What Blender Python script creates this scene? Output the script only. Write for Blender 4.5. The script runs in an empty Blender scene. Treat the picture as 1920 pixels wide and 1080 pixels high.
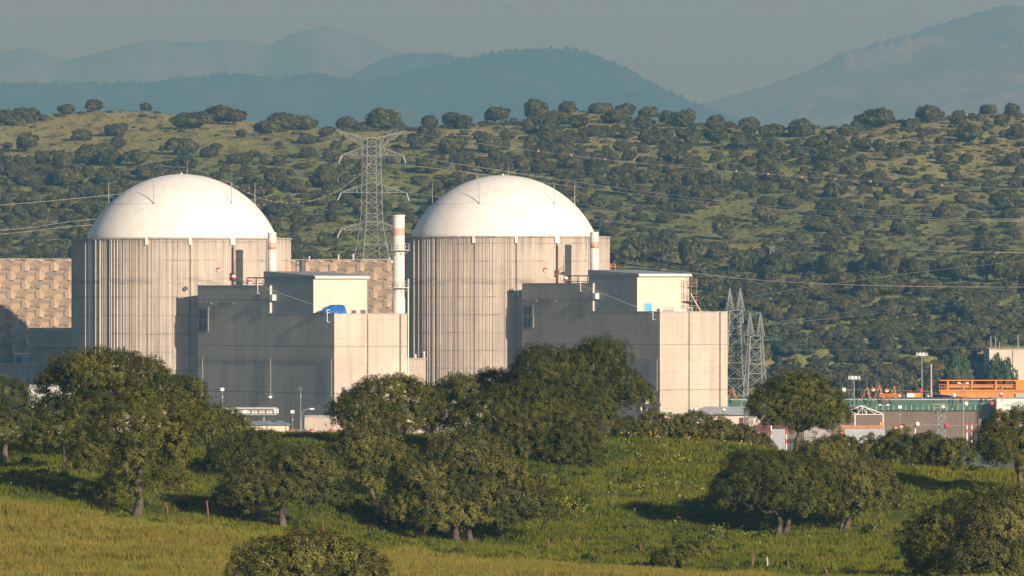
import bpy, math, random
import numpy as np
from mathutils import Vector, noise as mnoise

# ------------------------------------------------------------------ basics
scene = bpy.context.scene
COL = scene.collection
R = math.radians
F = 13620.0            # focal length in photo pixels (1920 wide)
CZ = 27.0              # camera height
GZ = -5.0              # plant ground level
rnd = random.Random(7)

def W(px, py, Y):
    return Vector(((px - 960.0) * Y / F, Y, CZ + (540.0 - py) * Y / F))
def WX(px, Y): return (px - 960.0) * Y / F
def WZ(py, Y): return CZ + (540.0 - py) * Y / F

def tag(o, label=None, cat=None, group=None, kind=None):
    if label: o['label'] = label
    if cat: o['category'] = cat
    if group: o['group'] = group
    if kind: o['kind'] = kind
    return o

def empty(name, loc, label, cat, group=None):
    o = bpy.data.objects.new(name, None)
    COL.objects.link(o)
    o.location = loc
    o.empty_display_size = 0.5
    return tag(o, label, cat, group)

class MB:
    """collects geometry in world space; build() links it as one mesh object"""
    def __init__(s): s.v = []; s.f = []; s.mi = []; s.cur = 0
    def add(s, vs, fs):
        b = len(s.v); s.v.extend([tuple(p) for p in vs])
        for f in fs: s.f.append([b + i for i in f]); s.mi.append(s.cur)
    def hexa(s, p):       # 8 points: bottom 4 ccw, top 4 ccw
        s.add(p, [(3,2,1,0),(4,5,6,7),(0,1,5,4),(1,2,6,5),(2,3,7,6),(3,0,4,7)])
    def box(s, o, a, b, z0, z1, z1b=None):
        """o: xy origin, a and b: xy edge vectors; z1b: top height at the b side"""
        o = Vector((o[0], o[1])); a = Vector((a[0], a[1])); b = Vector((b[0], b[1]))
        if a.x*b.y - a.y*b.x < 0: 
            q = [o, o+b, o+b+a, o+a]; tops = [z1, z1 if z1b is None else z1b, z1 if z1b is None else z1b, z1]
        else:
            q = [o, o+a, o+a+b, o+b]; tops = [z1, z1, z1 if z1b is None else z1b, z1 if z1b is None else z1b]
        s.hexa([(p.x, p.y, z0) for p in q] + [(p.x, p.y, t) for p, t in zip(q, tops)])
    def abox(s, x0, x1, y0, y1, z0, z1): s.box((x0, y0), (x1-x0, 0), (0, y1-y0), z0, z1)
    def tube(s, pts, r, n=6, cap=True):
        pts = [Vector(p) for p in pts]
        rs = r if isinstance(r, (list, tuple)) else [r]*len(pts)
        b = len(s.v); up0 = None
        for i, p in enumerate(pts):
            d = (pts[min(i+1, len(pts)-1)] - pts[max(i-1, 0)])
            if d.length < 1e-9: d = Vector((0,0,1))
            d.normalize()
            ref = Vector((0,0,1)) if abs(d.z) < 0.9 else Vector((1,0,0))
            if up0 is not None and abs(up0.dot(d)) < 0.95: ref = up0
            u = d.cross(ref).normalized(); w = u.cross(d).normalized(); up0 = w
            for k in range(n):
                a = 2*math.pi*(k+.5)/n
                s.v.append(tuple(p + (u*math.cos(a) + w*math.sin(a))*rs[i]))
        for i in range(len(pts)-1):
            for k in range(n):
                s.f.append([b+i*n+k, b+i*n+(k+1)%n, b+(i+1)*n+(k+1)%n, b+(i+1)*n+k]); s.mi.append(s.cur)
        if cap:
            s.f.append([b+k for k in range(n)][::-1]); s.mi.append(s.cur)
            e = b+(len(pts)-1)*n
            s.f.append([e+k for k in range(n)]); s.mi.append(s.cur)
    def bar(s, p, q, w): s.tube([p, q], w*0.62, 4)
    def lathe(s, c, prof, n=24):
        b = len(s.v)
        for r_, z in prof:
            for k in range(n):
                a = 2*math.pi*k/n
                s.v.append((c[0]+r_*math.cos(a), c[1]+r_*math.sin(a), z))
        for i in range(len(prof)-1):
            for k in range(n):
                s.f.append([b+i*n+k, b+i*n+(k+1)%n, b+(i+1)*n+(k+1)%n, b+(i+1)*n+k]); s.mi.append(s.cur)
        s.f.append([b+k for k in range(n)][::-1]); s.mi.append(s.cur)
        e = b+(len(prof)-1)*n
        s.f.append([e+k for k in range(n)]); s.mi.append(s.cur)
    def ball(s, c, r, n=10, sz=1.0):
        prof = [(max(r*math.sin(math.pi*i/n), r*0.02), c[2]-r*sz*math.cos(math.pi*i/n)) for i in range(n+1)]
        s.lathe(c, prof, n+2)
    def build(s, name, mats, parent=None, smooth=False, loc=None):
        me = bpy.data.meshes.new(name)
        base = Vector(parent.location) if parent is not None and parent.type == 'EMPTY' else Vector((0,0,0))
        if parent is not None and parent.type != 'EMPTY':
            p = parent
            while p is not None: base += Vector(p.location); p = p.parent
        if loc is not None and parent is None: base = Vector(loc)
        me.from_pydata([(v[0]-base.x, v[1]-base.y, v[2]-base.z) for v in s.v], [], s.f)
        if not isinstance(mats, (list, tuple)): mats = [mats]
        for m in mats: me.materials.append(m)
        if len(mats) > 1: me.polygons.foreach_set('material_index', s.mi)
        if smooth: me.polygons.foreach_set('use_smooth', [True]*len(me.polygons))
        me.update()
        o = bpy.data.objects.new(name, me); COL.objects.link(o)
        if parent is not None: o.parent = parent
        elif loc is not None: o.location = loc
        return o

def np_mesh(name, verts, nper, mats, tint=None, mi=None):
    """verts (N*nper,3) -> N faces of nper corners"""
    me = bpy.data.meshes.new(name)
    nv = len(verts); nf = nv//nper
    me.vertices.add(nv); me.vertices.foreach_set('co', np.ascontiguousarray(verts, dtype=np.float32).ravel())
    me.loops.add(nv); me.loops.foreach_set('vertex_index', np.arange(nv, dtype=np.int32))
    me.polygons.add(nf)
    me.polygons.foreach_set('loop_start', np.arange(0, nv, nper, dtype=np.int32))
    try: me.polygons.foreach_set('loop_total', np.full(nf, nper, dtype=np.int32))
    except Exception: pass
    for m in (mats if isinstance(mats, (list, tuple)) else [mats]): me.materials.append(m)
    if mi is not None: me.polygons.foreach_set('material_index', np.asarray(mi, dtype=np.int32))
    if tint is not None:
        at = me.attributes.new('tint', 'FLOAT', 'FACE')
        at.data.foreach_set('value', np.asarray(tint, dtype=np.float32))
    me.update(calc_edges=True)
    return me

def link(me, name, loc=(0,0,0), parent=None):
    o = bpy.data.objects.new(name, me); COL.objects.link(o); o.location = loc
    if parent is not None: o.parent = parent
    return o

# ------------------------------------------------------------------ materials
class NT:
    def __init__(s, name):
        s.m = bpy.data.materials.new(name); s.m.use_nodes = True
        s.t = s.m.node_tree; s.n = s.t.nodes; s.l = s.t.links
        s.b = s.n['Principled BSDF']; s.out = s.n['Material Output']
    def node(s, t, **kw):
        n = s.n.new(t)
        for k, v in kw.items(): setattr(n, k, v)
        return n
    def put(s, sock, v):
        if hasattr(v, 'is_linked') or isinstance(v, bpy.types.NodeSocket): s.l.new(v, sock)
        else: sock.default_value = v
    def math(s, op, a, b=0.0, c=0.0):
        n = s.node('ShaderNodeMath', operation=op)
        s.put(n.inputs[0], a); s.put(n.inputs[1], b); s.put(n.inputs[2], c)
        return n.outputs[0]
    def pos(s): return s.node('ShaderNodeNewGeometry').outputs['Position']
    def scalev(s, v, sc):
        n = s.node('ShaderNodeVectorMath', operation='MULTIPLY'); s.put(n.inputs[0], v); n.inputs[1].default_value = sc
        return n.outputs[0]
    def dot(s, v, d):
        n = s.node('ShaderNodeVectorMath', operation='DOT_PRODUCT'); s.put(n.inputs[0], v); n.inputs[1].default_value = d
        return n.outputs['Value']
    def noise(s, v, scale=1.0, detail=4, rough=.55):
        n = s.node('ShaderNodeTexNoise'); s.put(n.inputs['Vector'], v)
        n.inputs['Scale'].default_value = scale; n.inputs['Detail'].default_value = detail; n.inputs['Roughness'].default_value = rough
        return n.outputs['Fac']
    def ramp(s, v, lo, hi):
        n = s.node('ShaderNodeMapRange'); s.put(n.inputs[0], v)
        n.inputs[1].default_value = lo; n.inputs[2].default_value = hi; n.clamp = True
        return n.outputs[0]
    def mix(s, f, a, b, mode='MIX'):
        n = s.node('ShaderNodeMix', data_type='RGBA', blend_type=mode)
        s.put(n.inputs[0], f)
        for i, c in ((6, a), (7, b)):
            if isinstance(c, tuple): n.inputs[i].default_value = (*c[:3], 1)
            else: s.l.new(c, n.inputs[i])
        return n.outputs[2]
    def line(s, v, period, width, off=0.0):
        return s.math('LESS_THAN', s.math('FRACT', s.math('MULTIPLY', s.math('ADD', v, off), 1.0/period)), width/period)
    def fin(s, col, rough=.8, spec=.25, bump=None, bd=.1, bs=.5, metal=0.0):
        if isinstance(col, tuple): s.b.inputs['Base Color'].default_value = (*col[:3], 1)
        else: s.l.new(col, s.b.inputs['Base Color'])
        s.b.inputs['Roughness'].default_value = rough
        s.b.inputs['Specular IOR Level'].default_value = spec
        s.b.inputs['Metallic'].default_value = metal
        if bump is not None:
            n = s.node('ShaderNodeBump'); n.inputs['Distance'].default_value = bd; n.inputs['Strength'].default_value = bs
            s.l.new(bump, n.inputs['Height']); s.l.new(n.outputs[0], s.b.inputs['Normal'])
        return s.m

A36 = R(36)
E1 = (math.cos(A36), math.sin(A36)); E2 = (-math.sin(A36), math.cos(A36))
E13 = (E1[0], E1[1], 0); E23 = (E2[0], E2[1], 0)

def m_plain(name, col, rough=.6, var=.12, sc=.8, spec=.3, metal=0.0):
    t = NT(name); f = t.noise(t.pos(), sc, 5, .6)
    a = tuple(c*(1-var*1.6) for c in col); b = tuple(min(1, c*(1+var)) for c in col)
    return t.fin(t.mix(t.ramp(f, .3, .7), a, b), rough, spec, metal=metal)

def m_wall(name, col, stain=.5, line=.35, tie=True):
    t = NT(name); p = t.pos()
    big = t.noise(t.scalev(p, (.09, .09, .07)), 1.0, 5, .6)
    streak = t.noise(t.scalev(p, (1.1, 1.1, .05)), 1.0, 5, .65)
    fine = t.noise(t.scalev(p, (1.5, 1.5, 1.5)), 1.0, 4, .7)
    c = t.mix(t.ramp(big, .3, .7), tuple(x*.74 for x in col), tuple(x*1.08 for x in col))
    c = t.mix(t.math('MULTIPLY', t.ramp(streak, .46, .74), stain), c, tuple(x*.5 for x in col))
    c = t.mix(t.math('MULTIPLY', t.ramp(fine, .45, .8), .25), c, tuple(x*.7 for x in col))
    z = t.dot(p, (0,0,1)); u1 = t.dot(p, E13); u2 = t.dot(p, E23)
    wob = t.noise(t.scalev(p, (.4,.4,.4)), 1.0, 2, .5)
    z = t.math('ADD', z, t.math('MULTIPLY', wob, .12))
    ln = t.math('MAXIMUM', t.line(z, 1.22, .07), t.math('MAXIMUM', t.line(u1, 1.22, .05, .3), t.line(u2, 1.22, .05, .7)))
    wide = t.line(z, 9.2, .16, 3.0)
    brk = t.ramp(t.noise(t.scalev(p, (.35,.35,.5)), 1.0, 3, .6), .38, .62)
    lnf = t.math('MAXIMUM', t.math('MULTIPLY', t.math('MULTIPLY', ln, brk), line), t.math('MULTIPLY', wide, line*1.5))
    c = t.mix(lnf, c, tuple(x*.45 for x in col))
    if tie:
        v = t.node('ShaderNodeTexVoronoi'); t.put(v.inputs['Vector'], t.scalev(p, (.33,.33,.33))); v.inputs['Scale'].default_value = 1
        c = t.mix(t.math('MULTIPLY', t.math('LESS_THAN', v.outputs['Distance'], .045), .8), c, tuple(x*.25 for x in col))
    return t.fin(c, .9, .15, fine, .05, .35)

def m_cyl(name, col):
    t = NT(name); p = t.pos()
    streak = t.noise(t.scalev(p, (.55, .55, .03)), 1.0, 6, .7)
    streak2 = t.noise(t.scalev(p, (1.6, 1.6, .09)), 1.0, 4, .7)
    big = t.noise(t.scalev(p, (.07, .07, .12)), 1.0, 4, .6)
    fine = t.noise(t.scalev(p, (1.5, 1.5, 1.5)), 1.0, 4, .7)
    c = t.mix(t.ramp(big, .3, .7), tuple(x*.88 for x in col), tuple(x*1.08 for x in col))
    c = t.mix(t.math('MULTIPLY', t.ramp(streak, .44, .72), .62), c, (col[0]*.46, col[1]*.44, col[2]*.42))
    c = t.mix(t.math('MULTIPLY', t.ramp(streak2, .5, .75), .42), c, (col[0]*.42, col[1]*.4, col[2]*.4))
    z = t.dot(p, (0,0,1))
    zz = t.math('ADD', z, t.math('MULTIPLY', t.noise(t.scalev(p, (.5,.5,.1)), 1.0, 3, .6), .5))
    brk = t.ramp(t.noise(t.scalev(p, (.25,.25,1.1)), 1.0, 4, .6), .38, .62)
    ln = t.math('MULTIPLY', t.math('MULTIPLY', t.line(zz, 3.75, .3, 1.0), brk), .55)
    c = t.mix(ln, c, (col[0]*.34, col[1]*.33, col[2]*.33))
    # weathered bands: one twelve metres down, one under the coping
    band = t.math('MULTIPLY', t.math('MULTIPLY', t.math('GREATER_THAN', zz, 28.0), t.math('LESS_THAN', zz, 28.9)), brk)
    c = t.mix(t.math('MULTIPLY', band, .6), c, (col[0]*.3, col[1]*.3, col[2]*.3))
    up = t.math('MULTIPLY', t.ramp(z, 33.5, 37.6), t.ramp(streak2, .35, .65))
    c = t.mix(t.math('MULTIPLY', up, .62), c, (col[0]*.36, col[1]*.35, col[2]*.36))
    rust = t.ramp(t.noise(t.scalev(p, (.5,.5,.05)), 2.3, 3, .5), .66, .8)
    c = t.mix(t.math('MULTIPLY', rust, .3), c, (.16,.08,.045))
    return t.fin(c, .92, .12, fine, .04, .35)

def m_dome(name):
    t = NT(name); p = t.pos()
    n = t.noise(t.scalev(p, (.12,.12,.05)), 1.0, 5, .6)
    f = t.noise(t.scalev(p, (.6,.6,.12)), 1.0, 4, .6)
    c = t.mix(t.ramp(n, .3, .7), (.66,.645,.61), (.73,.72,.70))
    c = t.mix(t.math('MULTIPLY', t.ramp(f, .5, .75), .45), c, (.52,.45,.38))
    z = t.dot(p, (0,0,1)); c = t.mix(t.math('MULTIPLY', t.line(z, 4.1, .09, 1.2), .16), c, (.4,.37,.33))
    return t.fin(c, .75, .2)

def m_clad(name, col, per=.45, d1=E13, var=.08):
    t = NT(name); p = t.pos()
    u = t.math('ADD', t.dot(p, E13), t.dot(p, E23))
    l = t.line(u, per, per*.18)
    n = t.noise(t.scalev(p, (.25,.25,.25)), 1.0, 4, .6)
    c = t.mix(t.ramp(n, .3, .7), tuple(x*(1-var) for x in col), tuple(x*(1+var) for x in col))
    c = t.mix(t.math('MULTIPLY', l, .22), c, tuple(x*.5 for x in col))
    return t.fin(c, .55, .3)

def m_leaf(name, c1, c2, trans=.05):
    t = NT(name)
    a = t.node('ShaderNodeAttribute', attribute_name='tint')
    oi = t.node('ShaderNodeObjectInfo').outputs['Random']
    c = t.mix(t.math('POWER', a.outputs['Fac'], 1.9), c1, c2)
    c = t.mix(t.math('MULTIPLY', oi, .35), c, (c1[0]*.9, c1[1]*.8, c1[2]*.9))
    t.fin(c, .7, .07)
    tr = t.node('ShaderNodeBsdfTranslucent'); t.l.new(c, tr.inputs['Color'])
    mx = t.node('ShaderNodeMixShader'); mx.inputs[0].default_value = trans
    t.l.new(t.b.outputs[0], mx.inputs[1]); t.l.new(tr.outputs[0], mx.inputs[2]); t.l.new(mx.outputs[0], t.out.inputs['Surface'])
    return t.m

M = {}
M['wall'] = m_wall('fuel_concrete', (.485,.424,.36), stain=.55, line=.65)
M['wall_old'] = m_wall('annex_concrete', (.30,.285,.26), stain=.6, line=.35)
M['joint'] = m_plain('joint_dark', (.17,.14,.115), .9, .3, 1.5, .1)
M['cyl'] = m_cyl('containment_concrete', (.455,.41,.352))
M['coping'] = m_plain('coping_concrete', (.34,.31,.27), .9, .25, .7, .1)
M['dome'] = m_dome('dome_white_paint')
M['white'] = m_plain('white_paint', (.66,.64,.60), .5, .06, 1.2)
M['stack_white'] = m_plain('stack_white_paint', (.62,.60,.565), .55, .1, .6)
M['stack_pink'] = m_plain('faded_red_band', (.50,.335,.285), .6, .12, .7)
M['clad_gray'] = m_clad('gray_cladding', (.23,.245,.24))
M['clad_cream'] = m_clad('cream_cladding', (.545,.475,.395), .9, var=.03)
M['roof_gray'] = m_plain('roof_sheet', (.25,.27,.275), .6, .12, .5)
M['roof_light'] = m_plain('light_roof_sheet', (.32,.345,.36), .55, .08, .5)
M['steel'] = m_plain('galvanised_steel', (.30,.31,.30), .5, .12, .6, .4, .3)
M['steel_near'] = m_plain('pylon_steel', (.23,.245,.24), .6, .12, .4, .3)
M['steel_dark'] = m_plain('dark_steel', (.07,.075,.08), .55, .2, .6, .4)
M['steel_far'] = m_plain('weathered_steel', (.20,.215,.21), .6, .12, .4, .3)
M['steel_green'] = m_plain('green_steel', (.06,.13,.12), .6, .15, .4, .3)
M['wire'] = m_plain('aluminium_wire', (.44,.42,.38), .55, .08, .5, .4)
M['cable'] = m_plain('gray_cable', (.5,.47,.43), .7, .1, 1.0)
M['orange'] = m_plain('orange_paint', (.78,.21,.018), .5, .1, .9)
M['rust'] = m_plain('rusty_orange_steel', (.42,.17,.08), .8, .3, .9)
M['brown'] = m_plain('brown_rust', (.12,.05,.035), .85, .3, .9)
M['container'] = m_plain('container_white', (.30,.29,.275), .6, .2, .7)
M['ac_case'] = m_plain('ac_casing', (.26,.24,.21), .6, .1, 1.0)
M['tarp'] = m_plain('blue_tarp', (.006,.105,.40), .5, .35, 1.6)
M['blue'] = m_plain('blue_door_paint', (.08,.36,.68), .5, .06, .8)
M['lime'] = m_plain('lime_green_paint', (.16,.52,.06), .5, .06, .8)
M['red'] = m_plain('red_paint', (.62,.05,.035), .45, .1, .8)
M['ballwhite'] = m_plain('ball_white', (.78,.72,.64), .45, .05, .8)
M['ballorange'] = m_plain('faded_orange_ball', (.40,.25,.15), .6, .12, .8)
M['green_band'] = m_clad('green_fascia', (.040,.10,.068), 1.1, var=.1)
M['mint'] = m_clad('mint_cladding', (.55,.66,.56), .5, var=.05)
M['brown_wall'] = m_wall('brown_block_wall', (.16,.125,.095), stain=.25, line=.2, tie=False)
M['white_wall'] = m_wall('pale_render', (.56,.50,.42), stain=.25, line=.12, tie=False)
M['louvre'] = m_plain('louvre_gray', (.10,.105,.105), .6, .15, 1.0)
M['glass'] = m_plain('dark_glass', (.035,.04,.045), .15, .2, .6, .6)
M['bark'] = m_plain('oak_bark', (.085,.066,.05), .95, .35, 2.5, .1)
M['post'] = m_plain('weathered_post', (.14,.07,.045), .9, .3, 2.0, .1)
M['leaf'] = m_leaf('oak_leaf', (.022,.029,.004), (.152,.138,.020))
M['leaf_gray'] = m_leaf('oak_leaf_gray', (.028,.034,.007), (.176,.155,.034))
M['leaf_dark'] = m_leaf('oak_leaf_dark', (.018,.024,.003), (.132,.120,.016))
M['leaf_far'] = m_leaf('oak_leaf_far', (.030,.037,.013), (.170,.155,.050))
M['leaf_light'] = m_leaf('poplar_leaf', (.040,.060,.020), (.085,.115,.04))
M['leaf_weed'] = m_leaf('weed_leaf', (.040,.055,.006), (.105,.115,.012))
M['heath'] = m_leaf('heath_leaf', (.06,.066,.024), (.22,.19,.07))
M['broom'] = m_leaf('broom_flower', (.06,.06,.012), (.30,.21,.02))

def m_tile():
    t = NT('golden_facade_tile')
    a = t.node('ShaderNodeAttribute', attribute_name='tint').outputs['Fac']
    n = t.noise(t.scalev(t.pos(), (.5,.5,.5)), 1.0, 4, .6)
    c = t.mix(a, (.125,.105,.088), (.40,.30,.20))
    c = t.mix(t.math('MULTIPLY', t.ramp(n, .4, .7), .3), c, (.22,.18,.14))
    return t.fin(c, .6, .35, metal=.1)
M['tile'] = m_tile()

def m_grass(name, cols, sc=.06):
    t = NT(name); p = t.pos()
    a = t.node('ShaderNodeAttribute', attribute_name='tint').outputs['Fac']
    n1 = t.noise(t.scalev(p, (1, .55, 1)), sc, 5, .6)
    n2 = t.noise(t.scalev(p, (1, .6, 1)), sc*5, 4, .6)
    c = t.mix(t.ramp(n1, .38, .62), cols[0], cols[1])
    c = t.mix(t.math('MULTIPLY', t.ramp(n2, .48, .72), .7), c, cols[2])
    n3 = t.noise(t.scalev(p, (1, .45, 1)), sc*9, 5, .65)
    c = t.mix(t.math('MULTIPLY', t.ramp(n3, .52, .64), .75), c, tuple(x*.55 for x in cols[0]))
    c = t.mix(t.math('MULTIPLY', a, .5), c, cols[3])
    t.fin(c, .85, .04)
    tr = t.node('ShaderNodeBsdfTranslucent'); t.l.new(c, tr.inputs['Color'])
    mx = t.node('ShaderNodeMixShader'); mx.inputs[0].default_value = .25
    t.l.new(t.b.outputs[0], mx.inputs[1]); t.l.new(tr.outputs[0], mx.inputs[2]); t.l.new(mx.outputs[0], t.out.inputs['Surface'])
    return t.m
M['grass'] = m_grass('meadow_grass', [(.056,.084,.005), (.128,.136,.010), (.160,.124,.016), (.195,.170,.030)])
M['crop'] = m_grass('crop_blades', [(.135,.132,.016), (.180,.152,.022), (.235,.130,.034), (.245,.205,.05)], .09)

def m_ground(name, c1, c2, c3, s1, s2, bumpy=True):
    t = NT(name); p = t.pos()
    n1 = t.noise(p, s1, 6, .62); n2 = t.noise(p, s2, 5, .65)
    c = t.mix(t.ramp(n1, .4, .62), c1, c2)
    c = t.mix(t.math('MULTIPLY', t.ramp(n2, .5, .66), .8), c, c3)
    return t.fin(c, .95, .08, n2 if bumpy else None, .6, .6)
M['meadow'] = m_ground('meadow_soil', (.042,.060,.010), (.066,.076,.014), (.085,.076,.024), .05, .45)
M['plain'] = m_ground('plain_ground', (.06,.075,.025), (.11,.10,.045), (.15,.125,.08), .01, .06)
M['yard'] = m_ground('yard_gravel', (.14,.13,.105), (.19,.17,.14), (.10,.10,.07), .05, .4)
def m_hill():
    t = NT('hill_grass'); p = t.pos()
    z = t.dot(p, (0,0,1)); x = t.dot(p, (1,0,0))
    n0 = t.noise(t.scalev(p, (1,.35,1)), .012, 5, .6)
    n1 = t.noise(t.scalev(p, (1,.25,1)), .05, 6, .65)
    n2 = t.noise(t.scalev(p, (1,.25,1)), .22, 5, .65)
    dry = t.math('ADD', t.ramp(z, 48, 84), t.math('MULTIPLY', t.math('SUBTRACT', n0, .5), 2.2))
    c = t.mix(t.ramp(dry, .25, .75), (.175,.198,.050), (.31,.28,.10))
    c = t.mix(t.math('MULTIPLY', t.ramp(n1, .48, .66), .55), c, (.33,.26,.095))
    c = t.mix(t.math('MULTIPLY', t.ramp(n2, .50, .62), .75), c, (.058,.066,.026))
    n3 = t.noise(t.scalev(p, (1,.25,1)), .9, 4, .7)
    c = t.mix(t.math('MULTIPLY', t.ramp(n3, .5, .62), .55), c, (.06,.066,.028))
    c = t.mix(t.math('MULTIPLY', t.ramp(n3, .46, .36), .45), c, (.38,.31,.105))
    return t.fin(c, .95, .05, n2, 1.2, .6)
M['hill'] = m_hill()
def m_mount(name, c1, c2, c3, sc):
    t = NT(name); p = t.pos()
    n1 = t.noise(t.scalev(p, (1,.3,1.4)), sc, 6, .65); n2 = t.noise(t.scalev(p, (1,.3,1.4)), sc*7, 5, .65)
    c = t.mix(t.ramp(n1, .38, .64), c1, c2)
    c = t.mix(t.math('MULTIPLY', t.ramp(n2, .5, .66), .8), c, c3)
    return t.fin(c, .95, .05)
M['ridge'] = m_mount('ridge_wood', (.010,.018,.010), (.030,.034,.018), (.10,.085,.055), .0016)
M['far'] = m_mount('far_mountain_rock', (.15,.15,.12), (.27,.25,.20), (.04,.046,.034), .0024)
M['right'] = m_mount('mountain_scrub', (.10,.08,.062), (.27,.205,.15), (.60,.44,.31), .0013)
M['road'] = m_plain('road_surface', (.20,.2,.195), .8, .15, .1)
M['water'] = m_plain('pond_water', (.16,.22,.26), .12, .08, .05, .6)

# ------------------------------------------------------------------ camera, light, sky
cam = bpy.data.cameras.new('camera'); co = bpy.data.objects.new('camera', cam); COL.objects.link(co)
co.location = (0, 0, CZ); co.rotation_euler = (R(90), 0, 0)
cam.sensor_width = 36; cam.lens = 36*F/1920; cam.clip_start = 1; cam.clip_end = 60000
scene.camera = co
SAZ, SEL = R(34.0), R(16.4)
sun = bpy.data.lights.new('sun', 'SUN'); so = bpy.data.objects.new('sun', sun); COL.objects.link(so)
sun.energy = 5.0; sun.angle = R(.5); sun.color = (1.0, .91, .79)
to_sun = Vector((math.sin(SAZ)*math.cos(SEL), -math.cos(SAZ)*math.cos(SEL), math.sin(SEL)))
so.rotation_euler = to_sun.to_track_quat('Z', 'Y').to_euler(); so.location = (300, -200, 300)
w = bpy.data.worlds.new('World'); scene.world = w; w.use_nodes = True
bg = w.node_tree.nodes['Background']; sky = w.node_tree.nodes.new('ShaderNodeTexSky')
sky.sky_type = 'NISHITA'; sky.sun_disc = False; sky.sun_elevation = SEL; sky.sun_rotation = R(180-34.0)
sky.air_density = 1.0; sky.dust_density = 1.0; sky.ozone_density = 1.0; sky.altitude = 300
w.node_tree.links.new(sky.outputs[0], bg.inputs[0]); bg.inputs[1].default_value = .05
vs = scene.view_settings; vs.view_transform = 'Standard'; vs.look = 'None'; vs.gamma = 1; vs.exposure = 0.90
scene.cycles.max_bounces = 5; scene.cycles.diffuse_bounces = 2; scene.cycles.glossy_bounces = 1
scene.cycles.transmission_bounces = 2; scene.cycles.volume_bounces = 0; scene.cycles.transparent_max_bounces = 6
scene.cycles.use_denoising = True
scene.cycles.use_adaptive_sampling = True; scene.cycles.adaptive_threshold = .02

# haze: a closed box of even pale air around everything
hz = NT('haze_air'); hz.n.remove(hz.b)
pv = hz.node('ShaderNodeVolumePrincipled'); pv.inputs['Color'].default_value = (.124,.325,.545,1)
pv.inputs['Absorption Color'].default_value = (.375,.178,.0064,1)
pv.inputs['Density'].default_value = 1.48e-4; pv.inputs['Anisotropy'].default_value = 0.0
hz.l.new(pv.outputs[0], hz.out.inputs['Volume'])
mb = MB(); mb.abox(-9500, 9500, -400, 31500, GZ-2.2, 1180)
tag(mb.build('haze', hz.m), 'pale blue grey haze that fades the far mountains', 'haze', kind='stuff')

# ------------------------------------------------------------------ terrain helpers
class TPS:
    def __init__(s, pts, smooth=0.0, sx=1.0, sy=1.0):
        P = np.array(pts, float); s.sx, s.sy = sx, sy
        s.c = P[:, :2] * np.array([sx, sy]); n = len(P)
        K = s.k(s.c, s.c) + smooth*np.eye(n); Q = np.hstack([np.ones((n,1)), s.c])
        A = np.zeros((n+3, n+3)); A[:n,:n] = K; A[:n,n:] = Q; A[n:,:n] = Q.T
        s.w = np.linalg.solve(A, np.concatenate([P[:,2], np.zeros(3)]))
    @staticmethod
    def k(a, b):
        d2 = ((a[:,None,:]-b[None,:,:])**2).sum(-1)
        return np.where(d2 > 1e-12, .5*d2*np.log(np.maximum(d2, 1e-12)), 0)
    def __call__(s, X, Y):
        X = np.atleast_1d(np.asarray(X, float)); Y = np.atleast_1d(np.asarray(Y, float))
        q = np.stack([X.ravel()*s.sx, Y.ravel()*s.sy], 1); out = np.empty(len(q))
        for i in range(0, len(q), 20000):
            c = q[i:i+20000]; out[i:i+20000] = s.k(c, s.c) @ s.w[:-3] + s.w[-3] + c @ s.w[-2:]
        return out.reshape(X.shape)

def grid_mesh(name, xs, ys, Z, mat, kind='structure', smooth=True, label=None, cat=None):
    nx, ny = len(xs), len(ys); XX, YY = np.meshgrid(xs, ys)
    co_ = np.stack([XX.ravel(), YY.ravel(), Z.ravel()], 1).astype(np.float32)
    i = np.arange(nx-1)[None,:] + (np.arange(ny-1)*nx)[:,None]
    q = np.stack([i, i+1, i+nx+1, i+nx], -1).reshape(-1, 4).astype(np.int32)
    me = bpy.data.meshes.new(name)
    me.vertices.add(len(co_)); me.vertices.foreach_set('co', co_.ravel())
    me.loops.add(q.size); me.loops.foreach_set('vertex_index', q.ravel())
    me.polygons.add(len(q)); me.polygons.foreach_set('loop_start', np.arange(0, q.size, 4, dtype=np.int32))
    try: me.polygons.foreach_set('loop_total', np.full(len(q), 4, dtype=np.int32))
    except Exception: pass
    me.materials.append(mat); me.update(calc_edges=True)
    if smooth: me.polygons.foreach_set('use_smooth', [True]*len(q))
    o = bpy.data.objects.new(name, me); COL.objects.link(o)
    return tag(o, label, cat, kind=kind)

def fbm(X, Y, sc, oct=4, seed=0.0):
    X = np.asarray(X, float); Y = np.asarray(Y, float); out = np.zeros(X.shape)
    r_ = np.random.default_rng(int(seed*1000)+5); a = 1.0
    for o in range(oct):
        for k in range(5):
            th = r_.uniform(0, 2*np.pi); ph = r_.uniform(0, 2*np.pi); fr = (2**o)/sc*r_.uniform(.7, 1.4)
            out += a/5*np.sin((X*np.cos(th)+Y*np.sin(th))*fr*2*np.pi+ph)
        a *= .5
    return out

# base ground sheet to the horizon
mb = MB(); mb.add([(-9000,-300,GZ),(9000,-300,GZ),(9000,31000,GZ),(-9000,31000,GZ)], [(0,1,2,3)])
tag(mb.build('ground', M['plain']), 'flat ground of the plain reaching to the mountains', 'ground', kind='structure')
mb = MB(); mb.add([(-300,1180,GZ+.004),(240,1180,GZ+.004),(240,1590,GZ+.004),(-300,1590,GZ+.004)], [(0,1,2,3)])
tag(mb.build('yard', M['yard']), 'pale gravel yard around the power station buildings', 'yard', kind='structure')

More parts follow.
